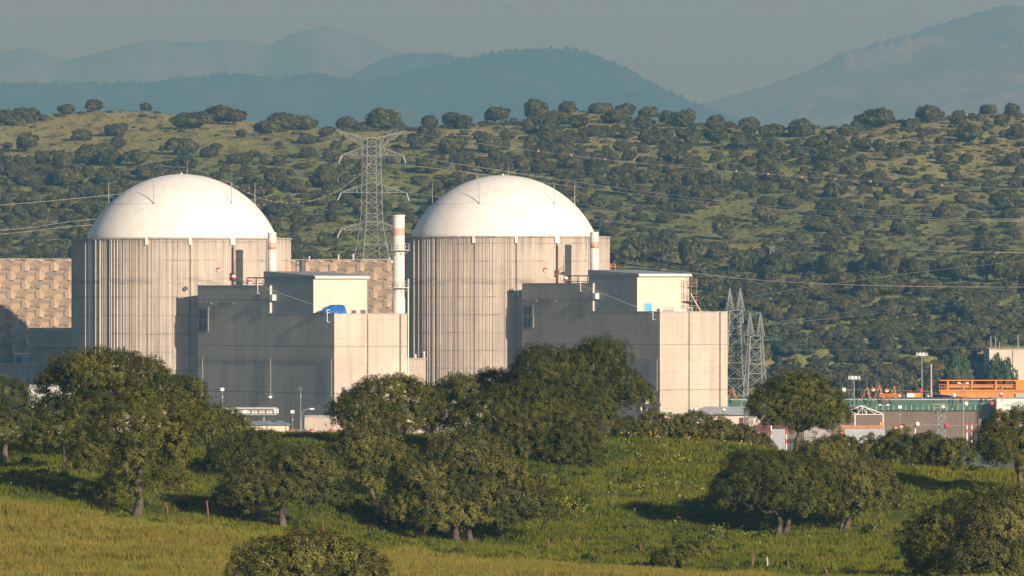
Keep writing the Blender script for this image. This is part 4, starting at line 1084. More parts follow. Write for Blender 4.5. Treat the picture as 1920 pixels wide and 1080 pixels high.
def mint_building():
    Y = 1540; x0, x1 = WX(1868.5, Y), WX(2010, Y); zt, zm = WZ(748, Y), WZ(769.5, Y)
    root = empty('mint_building', (x0, Y, GZ-3), 'pale mint green building end with small dark lettering at the right edge', 'building')
    mb = MB(); mb.abox(x0+.3, x1, Y+.3, Y+28, GZ-3, zm); mb.build('wall', M['white_wall'], root)
    mb = MB(); mb.abox(x0, x1, Y-.2, Y+28, zm, zt); mb.build('fascia', M['mint'], root)
    # faint lettering marks: illegible at this distance, built as short dark strokes
    mb = MB(); x = WX(1886, Y)
    for k, (dx, w_, h) in enumerate(((0,.28,.2),(.38,.1,.28),(.55,.3,.12),(.95,.22,.3),(1.25,.18,.18))): mb.abox(x+dx, x+dx+w_, Y-.23, Y-.2, WZ(760.5, Y), WZ(760.5, Y)+h)
    mb.build('lettering', M['steel_dark'], root)
    mb = MB()
    for k in range(4): x = WX(1908+k*4, Y); mb.tube([(x, Y-1.4, GZ), (x, Y-1.4, WZ(750, Y))], .06, 4)
    for py in (753, 759, 765, 771): mb.tube([(WX(1904, Y), Y-1.4, WZ(py, Y)), (WX(1960, Y), Y-1.4, WZ(py, Y))], .05, 4)
    mb.build('access_frame', M['steel_dark'], root)
    mb = MB(); mb.tube([(x0-.1, Y-.4, GZ), (x0-.1, Y-.4, zt)], .12, 6); mb.build('downpipe', M['rust'], root)
mint_building()
def crane():
    Y = 1580; root = empty('gantry_crane', (WX(1850, Y), Y, GZ), 'long orange gantry crane with railed walkway above the warehouse roof', 'crane')
    x0, x1 = WX(1761, Y), WX(2000, Y); zz = lambda py: WZ(py, Y)
    mb = MB(); xb0 = WX(1764, Y); xb1 = WX(1822, Y)
    for y0 in (Y, Y+4):
        mb.hexa([(xb0,y0,zz(739)),(xb1,y0,zz(746)),(xb1,y0+1.2,zz(746)),(xb0,y0+1.2,zz(739)),(xb0,y0,zz(732.5)),(xb1,y0,zz(732.5)),(xb1,y0+1.2,zz(732.5)),(xb0,y0+1.2,zz(732.5))])
        mb.abox(xb1+.002, x1, y0, y0+1.2, zz(747), zz(732.5))
        mb.abox(xb0-.3, x1, y0-.35, y0-.001, zz(734), zz(731))
    for k in range(9): x = WX(1775+k*28, Y); mb.abox(x, x+.16, Y-.12, Y-.0015, zz(745 if k > 1 else 740), zz(734.2))
    mb.build('girder', M['orange'], root)
    mb = MB(); mb.abox(WX(1776, Y), x1, Y+.5, Y+.8, zz(726.5), zz(722)); mb.abox(x0, x1, Y-.2, Y-.05, zz(713.8), zz(712.4)) ; mb.build('rail_beam', M['orange'], root)
    for px in (1776, 1821, 1866, 1903):
        mb = MB(); w_ = .22 if px != 1903 else 1.4; mb.abox(WX(px, Y), WX(px, Y)+w_*1.3, Y-.24, Y+.1, zz(731), zz(713.8)); mb.build('upright', M['orange'], root)
    mb = MB(); k = x0
    while k < x1: mb.tube([(k, Y-.3, zz(731)), (k, Y-.3, zz(721))], .04, 4); k += .55
    for py in (721, 726): mb.tube([(x0, Y-.3, zz(py)), (x1, Y-.3, zz(py))], .05, 4)
    mb.build('railing', M['orange'], root)
    mb = MB(); mb.abox(WX(1905, Y), WX(1921, Y), Y-.6, Y+2, zz(732), zz(715)); mb.build('machine_cabin', M['orange'], root)
    mb = MB(); mb.abox(WX(1904, Y), WX(1918, Y), Y-.5, Y-.36, zz(745), zz(737)); mb.build('sign_panel', M['roof_light'], root)
    for px in (1830, 1960):
        for dy in (.4, 4.4):
            mb = MB(); mb.abox(WX(px, Y), WX(px, Y)+.9, Y+dy-.2, Y+dy+.6, GZ, zz(747)-.01); mb.build('leg', M['orange'], root)
crane()
def machine():
    Y = 1584; root = empty('orange_machine', (WX(1690, Y), Y, WZ(750, Y)), 'orange railed machine with a white panel on the warehouse roof', 'machine')
    zz = lambda py: WZ(py, Y)
    mb = MB(); mb.abox(WX(1649, Y), WX(1741, Y), Y, Y+3, zz(750)-.4, zz(748)); mb.abox(WX(1700, Y), WX(1730, Y), Y+.5, Y+2.5, zz(748), zz(737)); mb.build('body', M['orange'], root)
    mb = MB()
    for k in range(16): x = WX(1650+k*2.6, Y); mb.tube([(x, Y, zz(749)), (x, Y, zz(739+.8*math.sin(k*3)))], .07, 4)
    mb.tube([(WX(1649, Y), Y, zz(739)), (WX(1690, Y), Y, zz(739.5))], .09, 4); mb.tube([(WX(1649, Y), Y, zz(744)), (WX(1690, Y), Y, zz(744))], .06, 4)
    mb.build('railing', M['orange'], root)
    mb = MB(); mb.abox(WX(1701, Y), WX(1714.5, Y), Y+.3, Y+.49, zz(748), zz(738)); mb.build('panel', M['white'], root)
    mb = MB(); mb.abox(WX(1690, Y), WX(1699, Y), Y+.2, Y+2, zz(749), zz(740)); mb.build('motor', M['steel_dark'], root)
    mb = MB(); c = W(1738, 739, Y); mb.tube([(c.x, Y-.2, c.z), (c.x, Y+.3, c.z)], .3, 12); mb.build('wheel', M['steel_dark'], root)
machine()
def aframe(px, ptop, Y, lean, label):
    root = empty('a_frame', (WX(px, Y), Y, WZ(750, Y)), label, 'frame', 'orange tripod frames over the warehouse')
    zz = lambda py: WZ(py, Y); t_ = Vector((WX(px, Y), Y, zz(ptop))); zb = zz(752)
    for dx, dy in ((-12, .3), (4+lean, -1.2), (9+lean, 1.2)):
        mb = MB(); mb.tube([t_, Vector((WX(px+dx, Y), Y+dy, zb))], .11, 5); mb.build('leg', M['rust'], root)
    mb = MB(); m_ = (t_.z+zb)/2; mb.tube([(WX(px-1, Y), Y, m_), (WX(px+5+lean, Y), Y, m_)], .07, 5); mb.build('crossbar', M['white'], root)
aframe(1626, 725, 1541.5, 0, 'rusty orange tripod frame on the warehouse, leftmost of the three by the machine')
aframe(1649, 724, 1541.8, 2, 'rusty orange tripod frame in the middle of the three by the machine')
aframe(1677, 724, 1541.2, -2, 'rusty orange tripod frame nearest the white machine panel')
aframe(1374, 727, 1541.5, 0, 'rusty orange tripod frame beside the right concrete corner')
aframe(1806, 724, 1541.6, 0, 'rusty tripod frame in front of the orange crane beside the lamp mast')
aframe(1877, 722, 1539, -3, 'rusty tripod frame in front of the orange crane at the mint building')
def white_house():
    Y = 1618; x0, x1 = WX(1855, Y), WX(2030, Y); zt = WZ(655.5, Y)
    root = empty('white_building', (x0, Y, GZ), 'cream white building with roof antennas at the right edge behind a green tree', 'building')
    mb = MB(); mb.abox(x0, x1, Y, Y+20, GZ, zt); mb.build('wall', M['white_wall'], root)
    mb = MB(); mb.abox(x0-.1, x1, Y-.12, Y+20, zt, zt+.25); mb.build('roof', M['coping'], root)
    for px, pt, in ((1854, 630), (1863, 631), (1870, 642), (1905, 628), (1917, 645)):
        x = WX(px, Y)+.5; mb = MB(); mb.tube([(x, Y+1, zt), (x, Y+1, WZ(pt, Y))], .12, 5); mb.build('antenna', M['steel'], root)
    mb = MB(); mb.tube([(WX(1899, Y), Y-.1, GZ), (WX(1899, Y), Y-.1, zt)], .08, 5); mb.build('downpipe', M['steel'], root)
white_house()
def shed():
    Y = 1490; zz = lambda py: WZ(py, Y); root = empty('open_shed', (WX(1616, Y), Y, GZ), 'open shed with gray roof and white gable truss on posts', 'shed')
    xe0, xe1, xr = WX(1576, Y), WX(1658, Y), WX(1615, Y); L = 26
    dirv = Vector((-.55, .83)); off = (dirv.x*L, dirv.y*L)
    mb = MB(); ze, zr_ = zz(777), zz(761)
    A = [(xe0, Y, ze), (xr, Y, zr_), (xe1, Y, ze)]; B = [(p[0]+off[0], p[1]+off[1], p[2]) for p in A]
    mb.add(A+B+[(p[0], p[1], p[2]+.18) for p in A+B], [(6,7,10,9),(7,8,11,10),(0,3,4,1),(1,4,5,2),(0,1,7,6),(1,2,8,7),(0,6,9,3),(2,5,11,8)]); mb.build('roof', M['roof_light'], root)
    mb = MB(); mb.tube([A[0], A[2]], .1, 5); mb.tube([A[0], A[1]], .1, 5); mb.tube([A[1], A[2]], .1, 5)
    pts_ = [0, .2, .4, .5, .6, .8, 1.0]
    def top(t_): 
        x = xe0+(xe1-xe0)*t_; 
        return (x, Y, ze+(zr_-ze)*((x-xe0)/(xr-xe0) if x < xr else (xe1-x)/(xe1-xr)))
    for a, b in zip(pts_[:-1], pts_[1:]):
        mb.tube([top(a) if int(a*10) % 4 else (xe0+(xe1-xe0)*a, Y, ze), (xe0+(xe1-xe0)*b, Y, ze) if int(a*10) % 4 else top(b)], .07, 4)
        mb.tube([(xe0+(xe1-xe0)*b, Y, ze), top(b)], .06, 4)
    mb.build('truss', M['white'], root)
    mb = MB(); mb.add([(xe0+.2, Y+5, ze+.1), (xe1-.2, Y+5, ze+.1), (xr, Y+5, zr_-.15), (xe0+.2, Y+5.3, ze+.1), (xe1-.2, Y+5.3, ze+.1), (xr, Y+5.3, zr_-.15)], [(0,1,2),(3,5,4),(0,3,4,1),(1,4,5,2),(2,5,3,0)]); mb.build('gable_back', M['louvre'], root)
    for px in (1577, 1603, 1655.5):
        mb = MB(); x = WX(px, Y); mb.tube([(x, Y+.15, GZ), (x, Y+.15, ze)], .13, 6); mb.build('post', M['white'], root)
shed()
def low_shed():
    Y = 1450; zz = lambda py: WZ(py, Y); x0, x1 = WX(1297, Y), WX(1425, Y)
    root = empty('low_building', (x0, Y, GZ), 'low pale building with a light gray roof at the foot of the right concrete corner', 'building')
    mb = MB(); mb.abox(x0, x1, Y, Y+9, GZ, zz(778)); mb.build('wall', M['white_wall'], root)
    mb = MB(); mb.add([(x0-.5,Y-.7,zz(778)),(x1+.5,Y-.7,zz(778)),(x1-.5,Y+4.5,zz(763)),(x0+2.6,Y+4.5,zz(763)),(x1+.5,Y+9.7,zz(778)),(x0-.5,Y+9.7,zz(778))], [(0,1,2,3),(3,2,4,5),(0,3,5),(1,4,2),(0,5,4,1)]); mb.build('roof', M['roof_light'], root)
    for px in (1386, 1396): mb = MB(); mb.abox(WX(px, Y), WX(px+8, Y), Y-.1, Y+.01, GZ, zz(783)); mb.build('door', M['brown'], root)
    for px in (1320, 1345, 1362): mb = MB(); mb.abox(WX(px, Y), WX(px+9, Y), Y-.1, Y+.01, zz(796), zz(786)); mb.build('window', M['glass'], root)
low_shed()
# rusty stacked beams, orange barrier and site panels near the lone oak
def beams():
    Y = 1430; zz = lambda py: WZ(py, Y); root = empty('steel_beam_stack', (WX(1440, Y), Y, GZ), 'stack of rusty brown steel beams behind the lone oak', 'beams')
    for k in range(4):
        mb = MB(); x0 = WX(1395+k*9, Y); mb.abox(x0, x0+9.5-k*.6, Y+k*.9, Y+k*.9+.6, zz(806)+k*.32, zz(806)+k*.32+.28)
        mb.abox(x0, x0+9.5-k*.6, Y+k*.9+.2, Y+k*.9+.4, zz(806)+k*.32-.35, zz(806)+k*.32-.001); mb.build('beam', M['brown'], root)
    mb = MB()
    for px in (1404, 1432, 1462): mb.abox(WX(px, Y), WX(px, Y)+.5, Y, Y+3.5, GZ, zz(810)); 
    mb.build('trestle', M['brown'], root)
beams()
def barrier():
    Y = 1420; zz = lambda py: WZ(py, Y); root = empty('portal_frame', (WX(1625, Y), Y, GZ), 'low orange steel portal frame in front of the open shed', 'frame')
    x0, x1 = WX(1576, Y), WX(1656, Y)
    mb = MB(); mb.abox(x0, x1, Y, Y+.5, zz(803), zz(799)); mb.abox(x0, x1, Y+.1, Y+.4, zz(799), zz(797.6)); mb.build('beam', M['rust'], root)
    for px in (1577, 1600, 1652): mb = MB(); mb.abox(WX(px, Y), WX(px+4, Y), Y+.05, Y+.45, GZ, zz(803)-.002 if px < 1650 else zz(792)); mb.build('leg', M['orange'], root)
barrier()
def panels():
    Y = 1400; zz = lambda py: WZ(py, Y); 
    for i, (a, b, t_, m_, lb) in enumerate(((1446, 1472, 806, 'roof_light', 'gray site container behind the lone oak, at left of its trunk'), (1508, 1530, 803, 'container', 'white site container right behind the trunk of the lone oak'), (1531, 1560, 805, 'container', 'white site container to the right of the lone oak trunk'), (1585, 1660, 806, 'roof_light', 'long pale gray container below the orange portal frame'))):
        root = empty('site_container', (WX(a, Y), Y+i, GZ), lb, 'container', 'site containers behind the lone oak')
        mb = MB(); mb.abox(WX(a, Y), WX(b, Y), Y+i, Y+i+3, GZ, zz(t_)); mb.build('body', M[m_], root)
        mb = MB(); x = WX(a, Y)+.3
        while x < WX(b, Y)-.2: mb.abox(x, x+.12, Y+i-.07, Y+i-.001, GZ+.2, zz(t_)-.25); x += .42
        mb.build('corrugation', M[m_], root)
        mb = MB(); mb.abox(WX(a, Y)-.05, WX(b, Y)+.05, Y+i-.05, Y+i+3.05, zz(t_), zz(t_)+.12); mb.build('roof', M['roof_light'], root)
panels()
def marker_pole(px, p0, p1, Y, label):
    x = WX(px, Y); z0, z1 = GZ, WZ(p0, Y); zb = WZ(p1, Y); root = empty('marker_pole', (x, Y, GZ), label, 'pole', 'red and white marker poles')
    mb = MB(); mb.tube([(x, Y, z0), (x, Y, zb)], .13, 8); mb.build('pole_foot', M['white'], root)
    n = 4
    for k in range(n):
        mb = MB(); mb.tube([(x, Y, zb+(z1-zb)*k/n), (x, Y, zb+(z1-zb)*(k+1)/n)], .14, 8); mb.build('painted_band', M['red'] if k % 2 else M['white'], root)
marker_pole(1446, 788, 826, 1395, 'red and white pole left of the lone oak, the taller one')
marker_pole(1474.5, 806, 840, 1394, 'red and white pole just left of the lone oak trunk')
marker_pole(1813, 791, 818, 1440, 'red and white pole before the brown wall, left of the pair')
marker_pole(1822, 791, 818, 1440, 'red and white pole before the brown wall, right of the pair')
marker_pole(1651, 790, 802, 1425, 'short red and white pole at the right end of the orange portal frame')
marker_pole(1716, 794, 806, 1441, 'red pole rising above the bushes before the brown wall')
mast('concrete_post', 1746, 1600, 681, GZ, .3, M['stack_pink'], 'pale pinkish post among the trees left of the orange crane', 'post')

def lamp(px, Y, ptop, label, style='head', group='lamp posts in the plant yard', r_=.1):
    x = WX(px, Y); z1 = WZ(ptop, Y); root = empty('lamp_post', (x, Y, GZ), label, 'lamp post', group)
    mb = MB(); mb.tube([(x, Y, GZ), (x, Y, (GZ+z1)/2), (x, Y, z1)], [r_*1.3, r_*1.1, r_*.75], 8); mb.build('pole', M['steel_far'], root)
    if style == 'arm':
        mb = MB(); mb.tube([(x, Y, z1-.2), (x+.3, Y, z1+.5), (x+1.0, Y, z1+.9), (x+1.7, Y, z1+.95)], .07, 6); mb.build('arm', M['steel_far'], root)
        mb = MB(); mb.hexa([(x+1.5,Y-.2,z1+.82),(x+2.5,Y-.2,z1+.82),(x+2.5,Y+.2,z1+.82),(x+1.5,Y+.2,z1+.82),(x+1.6,Y-.12,z1+1.1),(x+2.3,Y-.12,z1+1.1),(x+2.3,Y+.12,z1+1.1),(x+1.6,Y+.12,z1+1.1)]); mb.build('lamp_head', M['white'], root)
    elif style == 'flood':
        mb = MB(); mb.tube([(x-1.5, Y, z1), (x+1.5, Y, z1)], .08, 6); mb.build('arm', M['steel'], root)
        for dx in (-1.0, -.35, .35, 1.0):
            mb = MB(); mb.abox(x+dx-.26, x+dx+.26, Y-.35, Y+.1, z1-.15, z1+.55); mb.build('lamp_head', M['roof_light'] if abs(dx) > .5 else M['white'], root)
    elif style == 'tee':
        mb = MB(); mb.tube([(x-1.0, Y, z1), (x+1.0, Y, z1)], .06, 6); mb.build('arm', M['steel'], root)
        for sd in (-1, 1):
            mb = MB(); mb.hexa([(x+sd*.8-.35,Y-.2,z1-.02),(x+sd*.8+.35,Y-.2,z1-.02),(x+sd*.8+.35,Y+.2,z1-.02),(x+sd*.8-.35,Y+.2,z1-.02),(x+sd*.8-.25,Y-.12,z1+.22),(x+sd*.8+.25,Y-.12,z1+.22),(x+sd*.8+.25,Y+.12,z1+.22),(x+sd*.8-.25,Y+.12,z1+.22)]); mb.build('lamp_head', M['white'], root)
    else:
        mb = MB(); mb.abox(x-.35, x+.35, Y-.4, Y+.1, z1-.1, z1+.5); mb.build('lamp_head', M['steel_dark'] if style == 'dark' else M['white'], root)
        mb = MB(); mb.tube([(x, Y, z1-1.4), (x, Y, z1-1.15)], .25, 8); mb.build('bracket', M['steel'], root)
lamp(417, 1388, 732, 'tall lamp post with white lamps before the shaded left face', 'head')
lamp(563.5, 1382, 731, 'tall lamp post with a dark camera head left of the small concrete box', 'dark')
lamp(565.5, 1378, 776, 'curved arm lamp post by the small concrete box', 'arm')
lamp(548.5, 1390, 774, 'short lamp post behind a red warning ball by the store', 'head', r_=.07)
lamp(442, 1390, 781, 'curved arm lamp above the white store roof', 'arm', r_=.07)
lamp(417.5, 1392, 776, 'double headed low lamp at the left end of the white store', 'tee', r_=.07)
lamp(459, 1403, 774, 'thin lamp post rising behind the white store roof', 'head', r_=.06)
lamp(643.5, 1400, 731, 'thin lamp post before the sunlit wall beside the round dark oak', 'dark', r_=.07)
lamp(1728.5, 1560, 666, 'very tall floodlight mast behind the orange machine', 'flood', r_=.16)
lamp(1601.5, 1500, 710, 'tall floodlight mast above the open shed', 'flood', r_=.13)
lamp(1657.5, 1440, 760, 'lamp post with twin white heads at the right post of the open shed', 'tee')
lamp(1687.5, 1442, 765, 'slim single headed lamp post before the brown wall', 'head', r_=.08)
lamp(1806, 1442, 719, 'tall gray lamp mast crossing the green fascia and brown wall', 'tee', r_=.13)
lamp(1203, 1400, 768, 'thin lamp post behind the big leaning oak crown', 'head', r_=.07)
lamp(1213, 1402, 756, 'slim lamp post at the edge of the shaded right face', 'head', r_=.07)
def lat_mast(px, Y, ptop, label, hw=.55):
    x = WX(px, Y); z1 = WZ(ptop, Y); root = empty('lattice_mast', (x, Y, GZ), label, 'lattice mast', 'lattice masts in the switchyard')
    zs_ = np.arange(GZ, z1+.01, 1.25); mb = MB(); lattice(mb, (x, Y), [(z, hw, hw) for z in zs_], .12, .08, R(15)); mb.build('tower', M['steel_far'], root)
    z = zs_[-1]; mb = MB(); mb.abox(x-1.4, x+1.4, Y-1, Y+1, z, z+.12); pl = mb.build('platform', M['steel_dark'], root)
    mb = MB()
    for dx in (-1.4, 0, 1.4): mb.tube([(x+dx, Y-1, z+.1), (x+dx, Y-1, z+1.5)], .05, 4)
    for h in (.8, 1.5): mb.tube([(x-1.4, Y-1, z+h), (x+1.4, Y-1, z+h)], .05, 4)
    mb.build('railing', M['steel'], pl)
    mb = MB(); mb.ball((x+.5, Y, z+.9), .45, 8); mb.build('lamp_head', M['white'], root)
lat_mast(1763, 1441, 763, 'square lattice mast in front of the brown wall', .8)
lat_mast(1403.5, 1400, 763, 'square lattice mast left of the lone oak crown', .7)
lat_mast(1352, 1405, 770, 'lattice mast with railed platform before the low gray roof', .4)
lat_mast(1299, 1408, 770, 'lattice mast with railed platform at the left end of the low gray roof', .4)
mb = MB(); q = [W(1790, 903, 1190), W(1990, 903, 1190), W(1990, 888, 1270), W(1790, 888, 1270)]
mb.add([(p.x, p.y, GZ+.01) for p in q], [(0,1,2,3)]); tag(mb.build('road', M['road']), 'pale road strip below the meadow at the right edge', 'road', kind='structure')
# security fence
def fence(px0, px1, Y, label):
    x0, x1 = WX(px0, Y), WX(px1, Y); n = max(3, int((x1-x0)/2.6)); root = empty('security_fence', (x0, Y, GZ), label, 'fence', 'security fences in front of the buildings')
    for k in range(n+1):
        x = x0+(x1-x0)*k/n; mb = MB(); mb.tube([(x, Y, GZ), (x, Y, GZ+3.0), (x-.5, Y-.4, GZ+3.6)], .06, 4); mb.build('fence_post', M['steel'], root)
    mb = MB(); z = GZ+.3
    while z < GZ+3.0: mb.tube([(x0, Y, z), (x1, Y, z)], .016, 4); z += .3
    mb.build('fence_wire', M['steel'], root)
fence(430, 770, 1350, 'wire security fence in front of the left stepped building')
fence(1440, 1580, 1350, 'wire security fence behind the lone oak')
# steam
def steam():
    Y = 1540; t = NT('steam_puff'); t.n.remove(t.b); v = t.node('ShaderNodeVolumePrincipled'); v.inputs['Color'].default_value = (.95,.95,.95,1); v.inputs['Density'].default_value = .22
    t.l.new(v.outputs[0], t.out.inputs['Volume'])
    rr = np.random.default_rng(4); import bmesh
    bm = bmesh.new()
    for (a, b, r_) in ((26,652,.7),(30,644,.9),(36,636,1.2),(40,626,1.4),(33,618,1.3),(38,610,1.2),(44,603,.9)):
        c = W(a, b, Y); res = bmesh.ops.create_icosphere(bm, subdivisions=2, radius=r_)
        for vv in res['verts']: vv.co = vv.co*(1+.18*math.sin(vv.co.x*5+vv.co.z*7)) + c
    me = bpy.data.meshes.new('steam'); bm.to_mesh(me); bm.free(); me.materials.append(t.m)
    tag(link(me, 'steam'), 'small puff of white steam above the cabin at the left edge', 'steam', kind='stuff')
steam()

# ------------------------------------------------------------------ foliage
def unit(v): return v/np.maximum(np.linalg.norm(v, axis=-1, keepdims=True), 1e-9)
def sphere_dirs(rg, n): return unit(rg.normal(size=(n, 3)))
def leaf_quads(pos, nrm, size, rg, asp=.6):
    n = len(pos); a = unit(np.cross(nrm, rg.normal(size=(n, 3)))); b = np.cross(nrm, a)
    s = size*rg.uniform(.65, 1.35, (n, 1)); a = a*s; b = b*s*asp
    return np.stack([pos-a, pos+b*.9-a*.1, pos+a, pos-b*.9+a*.1], 1).reshape(-1, 3)
def lobes_on(ell, rg, dens, lr):
    """ell: (cx,cy,cz,rx,ry,rz) -> leafy lobes around the ellipsoid's shell"""
    out = []
    for (cx, cy, cz, rx, ry, rz) in ell:
        n = int(dens*4*math.pi*(rx*ry+rx*rz+ry*rz)/3/(lr*lr*3.1))+7
        i = np.arange(n)+.5; ph = np.arccos(1-2*i/n); th = np.pi*(1+5**.5)*i + rg.uniform(0, 6)
        d = np.stack([np.cos(th)*np.sin(ph), np.sin(th)*np.sin(ph), np.cos(ph)], 1) + rg.normal(size=(n,3))*.16
        d = unit(d); d = d[d[:,2] > -.66 + rg.uniform(-.25, .25, len(d))]
        r_ = lr*np.exp(rg.normal(0, .32, len(d))).clip(.45, 1.6); k = rg.uniform(.48, 1.12, (len(d),1))
        c = np.array([cx,cy,cz]) + d*np.maximum(np.array([rx,ry,rz])-r_[:,None]*.6, .1)*k
        out.append(np.concatenate([c, r_[:,None], d], 1))
    return np.concatenate(out)
def crown(ell, rg, lr, tuft, leaf, per_tuft, tdens, ldens=1.0, up=.26, cut=-.55):
    L = lobes_on(ell, rg, ldens, lr); P = []; T = []; N = []
    cen = L[:, :3]; rad = L[:, 3]
    for q in L:
        n = max(4, int(tdens*4*math.pi*q[3]**2/(math.pi*tuft**2)*.8))
        d = sphere_dirs(rg, n); d = unit(d + q[4:7]*.6 + np.array([0,0,up])); d = d[d[:,2] > cut]; n = len(d)
        c = q[:3] + d*q[3]*rg.uniform(.72, 1.14, (n,1))*np.array([1.03,1.03,.82])
        P.append(c); N.append(unit(d+np.array([0,0,.2]))); T.append(np.clip(rg.normal(.5, .16, n) + rg.normal(0, .16), 0, 1))
    P = np.concatenate(P); N = np.concatenate(N); T = np.concatenate(T)
    # drop tufts buried inside another lobe
    keep = np.ones(len(P), bool)
    for i in range(0, len(P), 4000):
        dd = np.linalg.norm(P[i:i+4000,None,:]-cen[None], axis=2)/rad[None]
        keep[i:i+4000] = dd.min(1) > .62
    P, N, T = P[keep], N[keep], T[keep]
    k = per_tuft; d = unit(sphere_dirs(rg, len(P)*k) + np.repeat(N, k, 0)*.55)
    pos = np.repeat(P, k, 0) + d*tuft*rg.uniform(.25, 1.0, (len(d),1))**.6
    nrm = unit(d*.30 + np.repeat(N, k, 0)*.95 + rg.normal(size=(len(d),3))*.33)
    tint = np.clip(np.repeat(T, k) + rg.normal(0, .26, len(d)), 0, 1)
    return leaf_quads(pos, nrm, leaf, rg), tint

def bend(p, q, rg, n=5, amt=.12):
    p, q = Vector(p), Vector(q); L = (q-p).length; pts = []
    o1 = Vector(rg.normal(size=3))*L*amt
    for i in range(n+1):
        t = i/n; pts.append(p.lerp(q, t) + o1*math.sin(math.pi*t) + Vector(rg.normal(size=3))*L*.018*(0 < i < n))
    return pts

CAMERA_TREES = []
def oak(label, Y, base, ells, stems, mat='leaf', seed=1, name='holm_oak', cat='oak tree', group='holm oaks on the foreground hill', lr=1.0, tuft=.2, leaf=.046, depth=1.0, ground=None, dens=1.0, clear=None):
    """base: pixel of the trunk foot; ells: crown masses (px, py, rx, ry[, dY]) in photo pixels at depth Y; stems: list of pixel polylines"""
    rg = np.random.default_rng(seed); Y = ym(Y); s = Y/F
    bx, bz = WX(base[0], Y), WZ(base[1], Y)
    gz = float(fg_z(np.array([bx]), np.array([Y]))[0]) if ground is None else ground
    root = empty(name, (bx, Y, gz), label, cat, group)
    E = []
    for e in ells:
        dy = e[4] if len(e) > 4 else rg.uniform(-.25, .25)*e[2]*s
        rx, rz = e[2]*s*.94, e[3]*s*.95
        E.append((WX(e[0], Y), Y+dy, WZ(e[1], Y), rx, (rx*.8+rz*.2)*depth, rz))
    V, tint = crown(E, rg, lr, tuft, leaf, 32, .8*dens, .80)
    if clear:
        q = V.reshape(-1, 4, 3); c_ = q.mean(1); lim = WZ(base[1]-clear, Y) + .55*fbm(c_[:,0], c_[:,1], 2.6, 3, seed*.07) + rg.normal(0, .1, len(c_))
        k_ = c_[:,2] > lim; V = q[k_].reshape(-1, 3); tint = tint[k_]
    me = np_mesh('crown', V - np.array([bx, Y, gz]), 4, M[mat], tint); link(me, 'crown', (0,0,0), root)
    mb = MB()
    for st in stems:
        r0 = st[0]; pl = [Vector((WX(a, Y), Y + (rg.uniform(-.15,.15) if i else 0), WZ(b, Y))) for i, (a, b) in enumerate(st[1:])]
        if st[1] == base or len(st) > 3: pl[0].z = min(pl[0].z, gz-.25) if abs(st[1][1]-base[1]) < 12 else pl[0].z
        pts = []
        for a, b in zip(pl[:-1], pl[1:]): pts += bend(a, b, rg, 4, .05)[(1 if pts else 0):]
        n = len(pts); mb.tube(pts, [r0*(1.35 if i == 0 else 1.12 if i == 1 else 1-.55*i/n) for i in range(n)], 9)
        top = pts[-1]
        for e in E:
            tgt = Vector((e[0]+rg.uniform(-.3,.3)*e[3], e[1]+rg.uniform(-.4,.4)*e[4], e[2]+.25*e[5]))
            if (tgt-top).length < 9:
                b_ = bend(top-Vector((0,0,.1)), tgt, rg, 5, .1); mb.tube(b_, [r0*.5*(1-.75*i/5) for i in range(6)], 6)
                for q in range(3):
                    t2_ = Vector((e[0]+rg.uniform(-.75,.75)*e[3], e[1]+rg.uniform(-.75,.75)*e[4], e[2]+rg.uniform(-.1,.6)*e[5]))
                    b2 = bend(b_[3], t2_, rg, 4, .1); mb.tube(b2, [r0*.26*(1-.7*i/4) for i in range(5)], 5)
    if mb.v: mb.build('trunk', M['bark'], root, True)
    return root

oak('leftmost oak cut by the left edge, with gaps of white showing through', 433, (12, 862), [(2,748,56,40),(22,785,44,40),(-45,770,66,64),(34,818,28,22),(-5,810,40,28)], [(.22,(12,862),(10,835),(5,790))], 'leaf_gray', 1, dens=.75)
oak('broad tall oak with a domed crown rising against the left ribbed wall', 434, (190, 868), [(175,700,78,48),(250,706,72,46),(112,722,48,24),(300,735,48,34),(210,752,110,36),(120,775,58,36),(345,748,26,18)], [(.36,(190,868),(195,820),(190,760))], 'leaf_dark', 2)
oak('small oak with a slim bare trunk standing at the left in shade', 416, (122, 880), [(118,815,55,38),(90,828,32,24),(160,800,40,34)], [(.13,(122,880),(121,850),(119,822))], 'leaf', 3, clear=38)
oak('large front oak at left with a leaning trunk, its crown hanging low', 398, (254, 978), [(275,775,92,42),(230,800,80,56),(292,835,62,66),(262,880,66,58),(318,898,34,42),(225,925,30,30),(180,850,40,50)], [(.27,(254,978),(262,940),(258,900),(270,850))], 'leaf', 4, clear=20)
oak('rounded oak filling the gap right of the large front oak', 428, (392, 868), [(390,808,52,42),(424,818,22,16),(352,802,38,38)], [(.2,(392,868),(392,838),(395,815))], 'leaf', 5)
oak('smaller dark oak tucked behind the spreading front oak, left of it', 422, (446, 905), [(446,858,48,28),(425,866,32,24),(488,852,28,20)], [(.18,(446,905),(446,880),(448,850))], 'leaf_dark', 6)
oak('spreading front oak with a sunlit lumpy crown and a short dark trunk', 398, (531, 992), [(560,874,64,36),(500,896,62,46),(590,900,52,52),(470,915,56,46),(545,925,74,36),(440,935,32,24),(610,935,34,34)], [(.25,(531,992),(530,960),(535,925))], 'leaf_gray', 7, clear=30)
oak('narrow upright oak with a thin leaning trunk in the middle of the slope', 416, (706, 951), [(692,835,48,40),(700,870,52,38),(672,850,38,40),(728,868,28,34),(690,905,44,22)], [(.15,(706,951),(698,925),(690,890))], 'leaf_gray', 8, clear=50)
